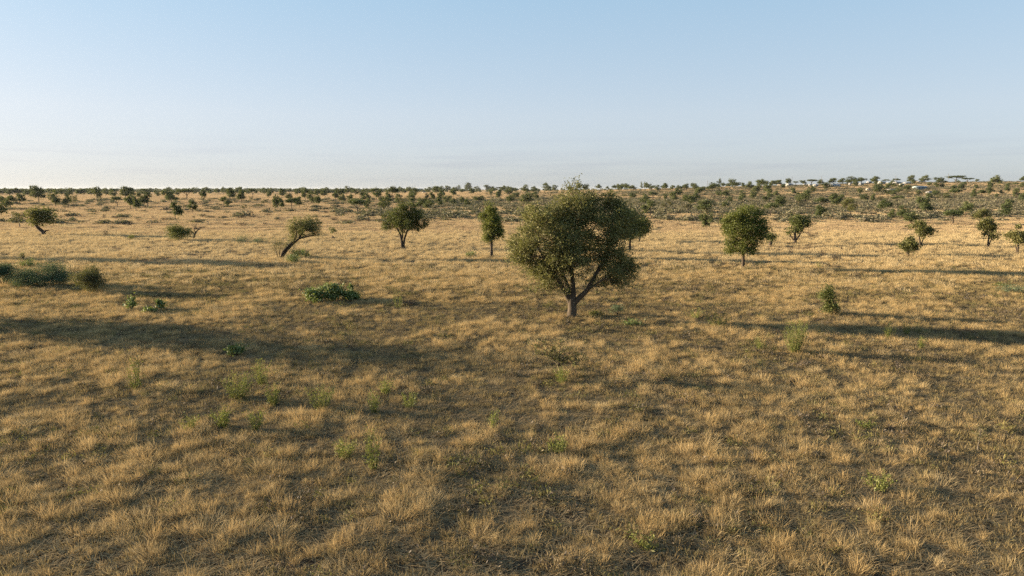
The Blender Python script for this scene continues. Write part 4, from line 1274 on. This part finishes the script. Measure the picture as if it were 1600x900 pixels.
def house(px, py, w, h, label, wall='white_wall', roof='tin', rz=0.45, aspect=0.6, pitch=0.25, name='small_house', nwin=2, flat=False):
    x, y, z = on_ground(px, py); k = depth_scale(x, y)
    L = max(2.0, w * k); D = max(2.0, min(L * aspect, 7.0)); Hh = h * k * 0.85
    rh = D * 0.5 * pitch
    We = max(1.6, Hh - rh)
    o = empty(name, (x, y, z - 0.1), rz)
    V = []; Q = []; T = []
    box(V, Q, -L / 2, L / 2, -D / 2, D / 2, -0.8, We)
    if not flat:
        q = len(V)
        V += [(-L / 2, -D / 2, We), (-L / 2, D / 2, We), (-L / 2, 0, We + rh), (L / 2, -D / 2, We), (L / 2, D / 2, We), (L / 2, 0, We + rh)]
        T += [(q, q + 2, q + 1), (q + 3, q + 4, q + 5)]
    add_obj('wall', mesh_from('wall', V, Q, T, mat=M[wall]), o)
    V = []; Q = []
    e = 0.35; th = 0.10
    if flat:
        box(V, Q, -L / 2 - e, L / 2 + e, -D / 2 - e, D / 2 + e, We + 0.01, We + 0.16)
    else:
        for s in (-1, 1):
            q = len(V)
            ye = s * (D / 2 + e); ze = We - e * pitch
            V += [(-L / 2 - e, ye, ze + 0.02), (L / 2 + e, ye, ze + 0.02), (L / 2 + e, 0, We + rh + 0.02), (-L / 2 - e, 0, We + rh + 0.02)]
            V += [(-L / 2 - e, ye, ze + th), (L / 2 + e, ye, ze + th), (L / 2 + e, 0, We + rh + th), (-L / 2 - e, 0, We + rh + th)]
            Q += [(q, q + 1, q + 2, q + 3), (q + 4, q + 7, q + 6, q + 5), (q, q + 4, q + 5, q + 1), (q, q + 3, q + 7, q + 4), (q + 1, q + 5, q + 6, q + 2)]
    add_obj('roof', mesh_from('roof', V, Q, mat=M[roof]), o)
    V = []; Q = []
    dh = min(2.0, We * 0.85)
    box(V, Q, -0.45, 0.45, -D / 2 - 0.05, -D / 2 + 0.02, 0.05, dh)
    add_obj('door', mesh_from('door', V, Q, mat=M['door']), o)
    for i in range(nwin):
        cx = -L / 2 + L * (i + 0.5) / nwin * 1.0
        if abs(cx) < 1.1 and L > 5: cx += 1.3
        V = []; Q = []
        ww = min(0.6, L * 0.12)
        box(V, Q, cx - ww, cx + ww, -D / 2 - 0.04, -D / 2 + 0.02, dh * 0.45, dh * 0.95)
        add_obj('window', mesh_from('window', V, Q, mat=M['glass']), o)
    V = []; Q = []
    box(V, Q, -L / 2 - 0.04, -L / 2 + 0.02, -0.5, 0.5, dh * 0.45, dh * 0.95)
    add_obj('window', mesh_from('window', V, Q, mat=M['glass']), o)
    tag(o, label, 'house', 'small buildings on the far crest')
    return o


house(1221, 290.5, 10, 3.5, 'long low cream house with a thin pale roof, leftmost of the right crest houses', 'cream_wall', 'rust', 0.2)
house(1233, 291, 10, 5, 'white house beside the leftmost utility pole on the right crest', 'white_wall', 'tin', 0.5)
house(1257, 290, 3.4, 3.2, 'tiny white hut left under the dark crest trees', 'white_wall', 'tin', 0.6, 0.9)
house(1266, 290.5, 5, 3.4, 'small white house between the tiny hut and the bright white house', 'white_wall', 'tin', 0.5)
house(1274, 292, 7, 5.2, 'bright white house with a dark shaded side on the right crest', 'white_wall', 'tin', 0.8, 0.8)
house(1303, 292, 18, 5, 'long house with grey-blue roof and white left end', 'white_wall', 'tin_blue', 0.35, 0.4)
house(1328, 289.5, 2.6, 4.6, 'narrow white hut among the dark crest trees', 'white_wall', 'tin', 0.7, 0.9, nwin=1)
house(1345, 290, 8, 5, 'white house right of the narrow white hut', 'white_wall', 'tin', 0.6)
house(1358, 287, 7, 4.2, 'white-roofed house near the crest top, left of the round crest tree', 'grey_wall', 'tin', 0.4)
house(1356, 298, 5, 5, 'small cream hut standing alone below the crest houses', 'cream_wall', 'tin_dark', 0.7, 0.9, nwin=1)
house(1377, 288, 10, 5.5, 'white-roofed house beside the round crest tree', 'white_wall', 'tin', 0.5)
house(1388, 288.5, 4, 4, 'tiny white hut right of the white-roofed house', 'white_wall', 'tin', 0.6, 0.9, nwin=1)
house(1401, 288, 12, 5, 'white house under the utility pole on the crest', 'white_wall', 'tin', 0.45)
house(1409, 290, 7, 3.6, 'low white house in front of the house with the pole', 'white_wall', 'tin', 0.5)
house(1418, 288, 14, 3.6, 'long grey house right of the crest pole', 'grey_wall', 'tin_blue', 0.3, 0.4)
house(1437, 296, 25, 6, 'long pale blue shed with a white gable end', 'blue_wall', 'tin_blue', 0.42, 0.30, name='long_shed', nwin=5)
house(1436, 285, 11, 2.6, 'low house with a thin white roof between the crest trees', 'cream_wall', 'tin', 0.2)
house(1451, 303, 9, 4, 'small white hut with a dark side below the long shed', 'white_wall', 'tin_dark', 0.7, 0.7, nwin=1)
house(1393, 299, 16, 2.2, 'long low building with a pale roof line below the crest huts', 'cream_wall', 'tin', 0.15, 0.3)
house(654, 299, 15, 5.5, 'grey hip-roofed building on the skyline behind the domed tree', 'grey_wall', 'tin_blue', 0.3, 0.6, 0.5)
house(663, 301, 5, 3, 'small white hut right of the grey skyline building', 'white_wall', 'tin', 0.6, 0.8, nwin=1)


def pole(px, py, h, label):
    x, y, z = on_ground(px, py); k = depth_scale(x, y); H = h * k
    o = empty('utility_pole', (x, y, z - 0.3), 0.5)
    tb = Tubes(); tb.tube([(0, 0, 0), (0, 0, H * 0.5), (0, 0, H), (0, 0, H + 0.02)], [0.15, 0.13, 0.11, 0.01], 8)
    add_obj('mast', tb.mesh('mast', M['wood']), o)
    V = []; Q = []; box(V, Q, -0.9, 0.9, -0.17, -0.09, H * 0.93, H * 0.93 + 0.12)
    add_obj('crossarm', mesh_from('crossarm', V, Q, mat=M['wood']), o)
    for s in (-0.8, 0, 0.8):
        t2 = Tubes(); t2.tube([(s, -0.13, H * 0.93 + 0.12), (s, -0.13, H * 0.93 + 0.22), (s, -0.13, H * 0.93 + 0.34)], [0.03, 0.07, 0.03], 6)
        add_obj('insulator', t2.mesh('insulator', M['white_wall']), o)
    tag(o, label, 'utility pole', 'utility poles on the far crest')


pole(1237, 291, 15, 'utility pole at the white house, leftmost on the right crest')
pole(1283, 290, 15, 'utility pole right of the bright white house')
pole(1311, 289, 8, 'short pole beside the long grey-blue roofed house')
pole(1330, 287, 13, 'utility pole above the dark crest trees')
pole(1399, 285, 12, 'utility pole above the white house on the crest')
pole(1481, 286, 15, 'tall utility pole left of the wide flat-topped crest tree')
pole(532, 301, 12, 'lone utility pole on the skyline behind the leaning tree')
pole(648, 298, 10, 'utility pole beside the grey skyline building')
pole(1105, 296, 14, 'utility pole on the skyline left of the yellow-green tree')

# ------------------------------------------------------------------ haze
def haze():
    V = []; Q = []
    box(V, Q, -12000, 12000, -300, 12000, -4, 30)
    m, nt, out = new_mat('haze_air')
    pv = nt.nodes.new('ShaderNodeVolumePrincipled')
    pv.inputs['Color'].default_value = (0.86, 0.90, 0.96, 1)
    pv.inputs['Density'].default_value = 0.000022
    pv.inputs['Anisotropy'].default_value = 0.2
    nt.links.new(pv.outputs[0], out.inputs['Volume'])
    o = add_obj('haze', mesh_from('haze', V, Q, mat=m))
    tag(o, 'thin pale haze over the far plain', 'haze', kind='stuff')


haze()
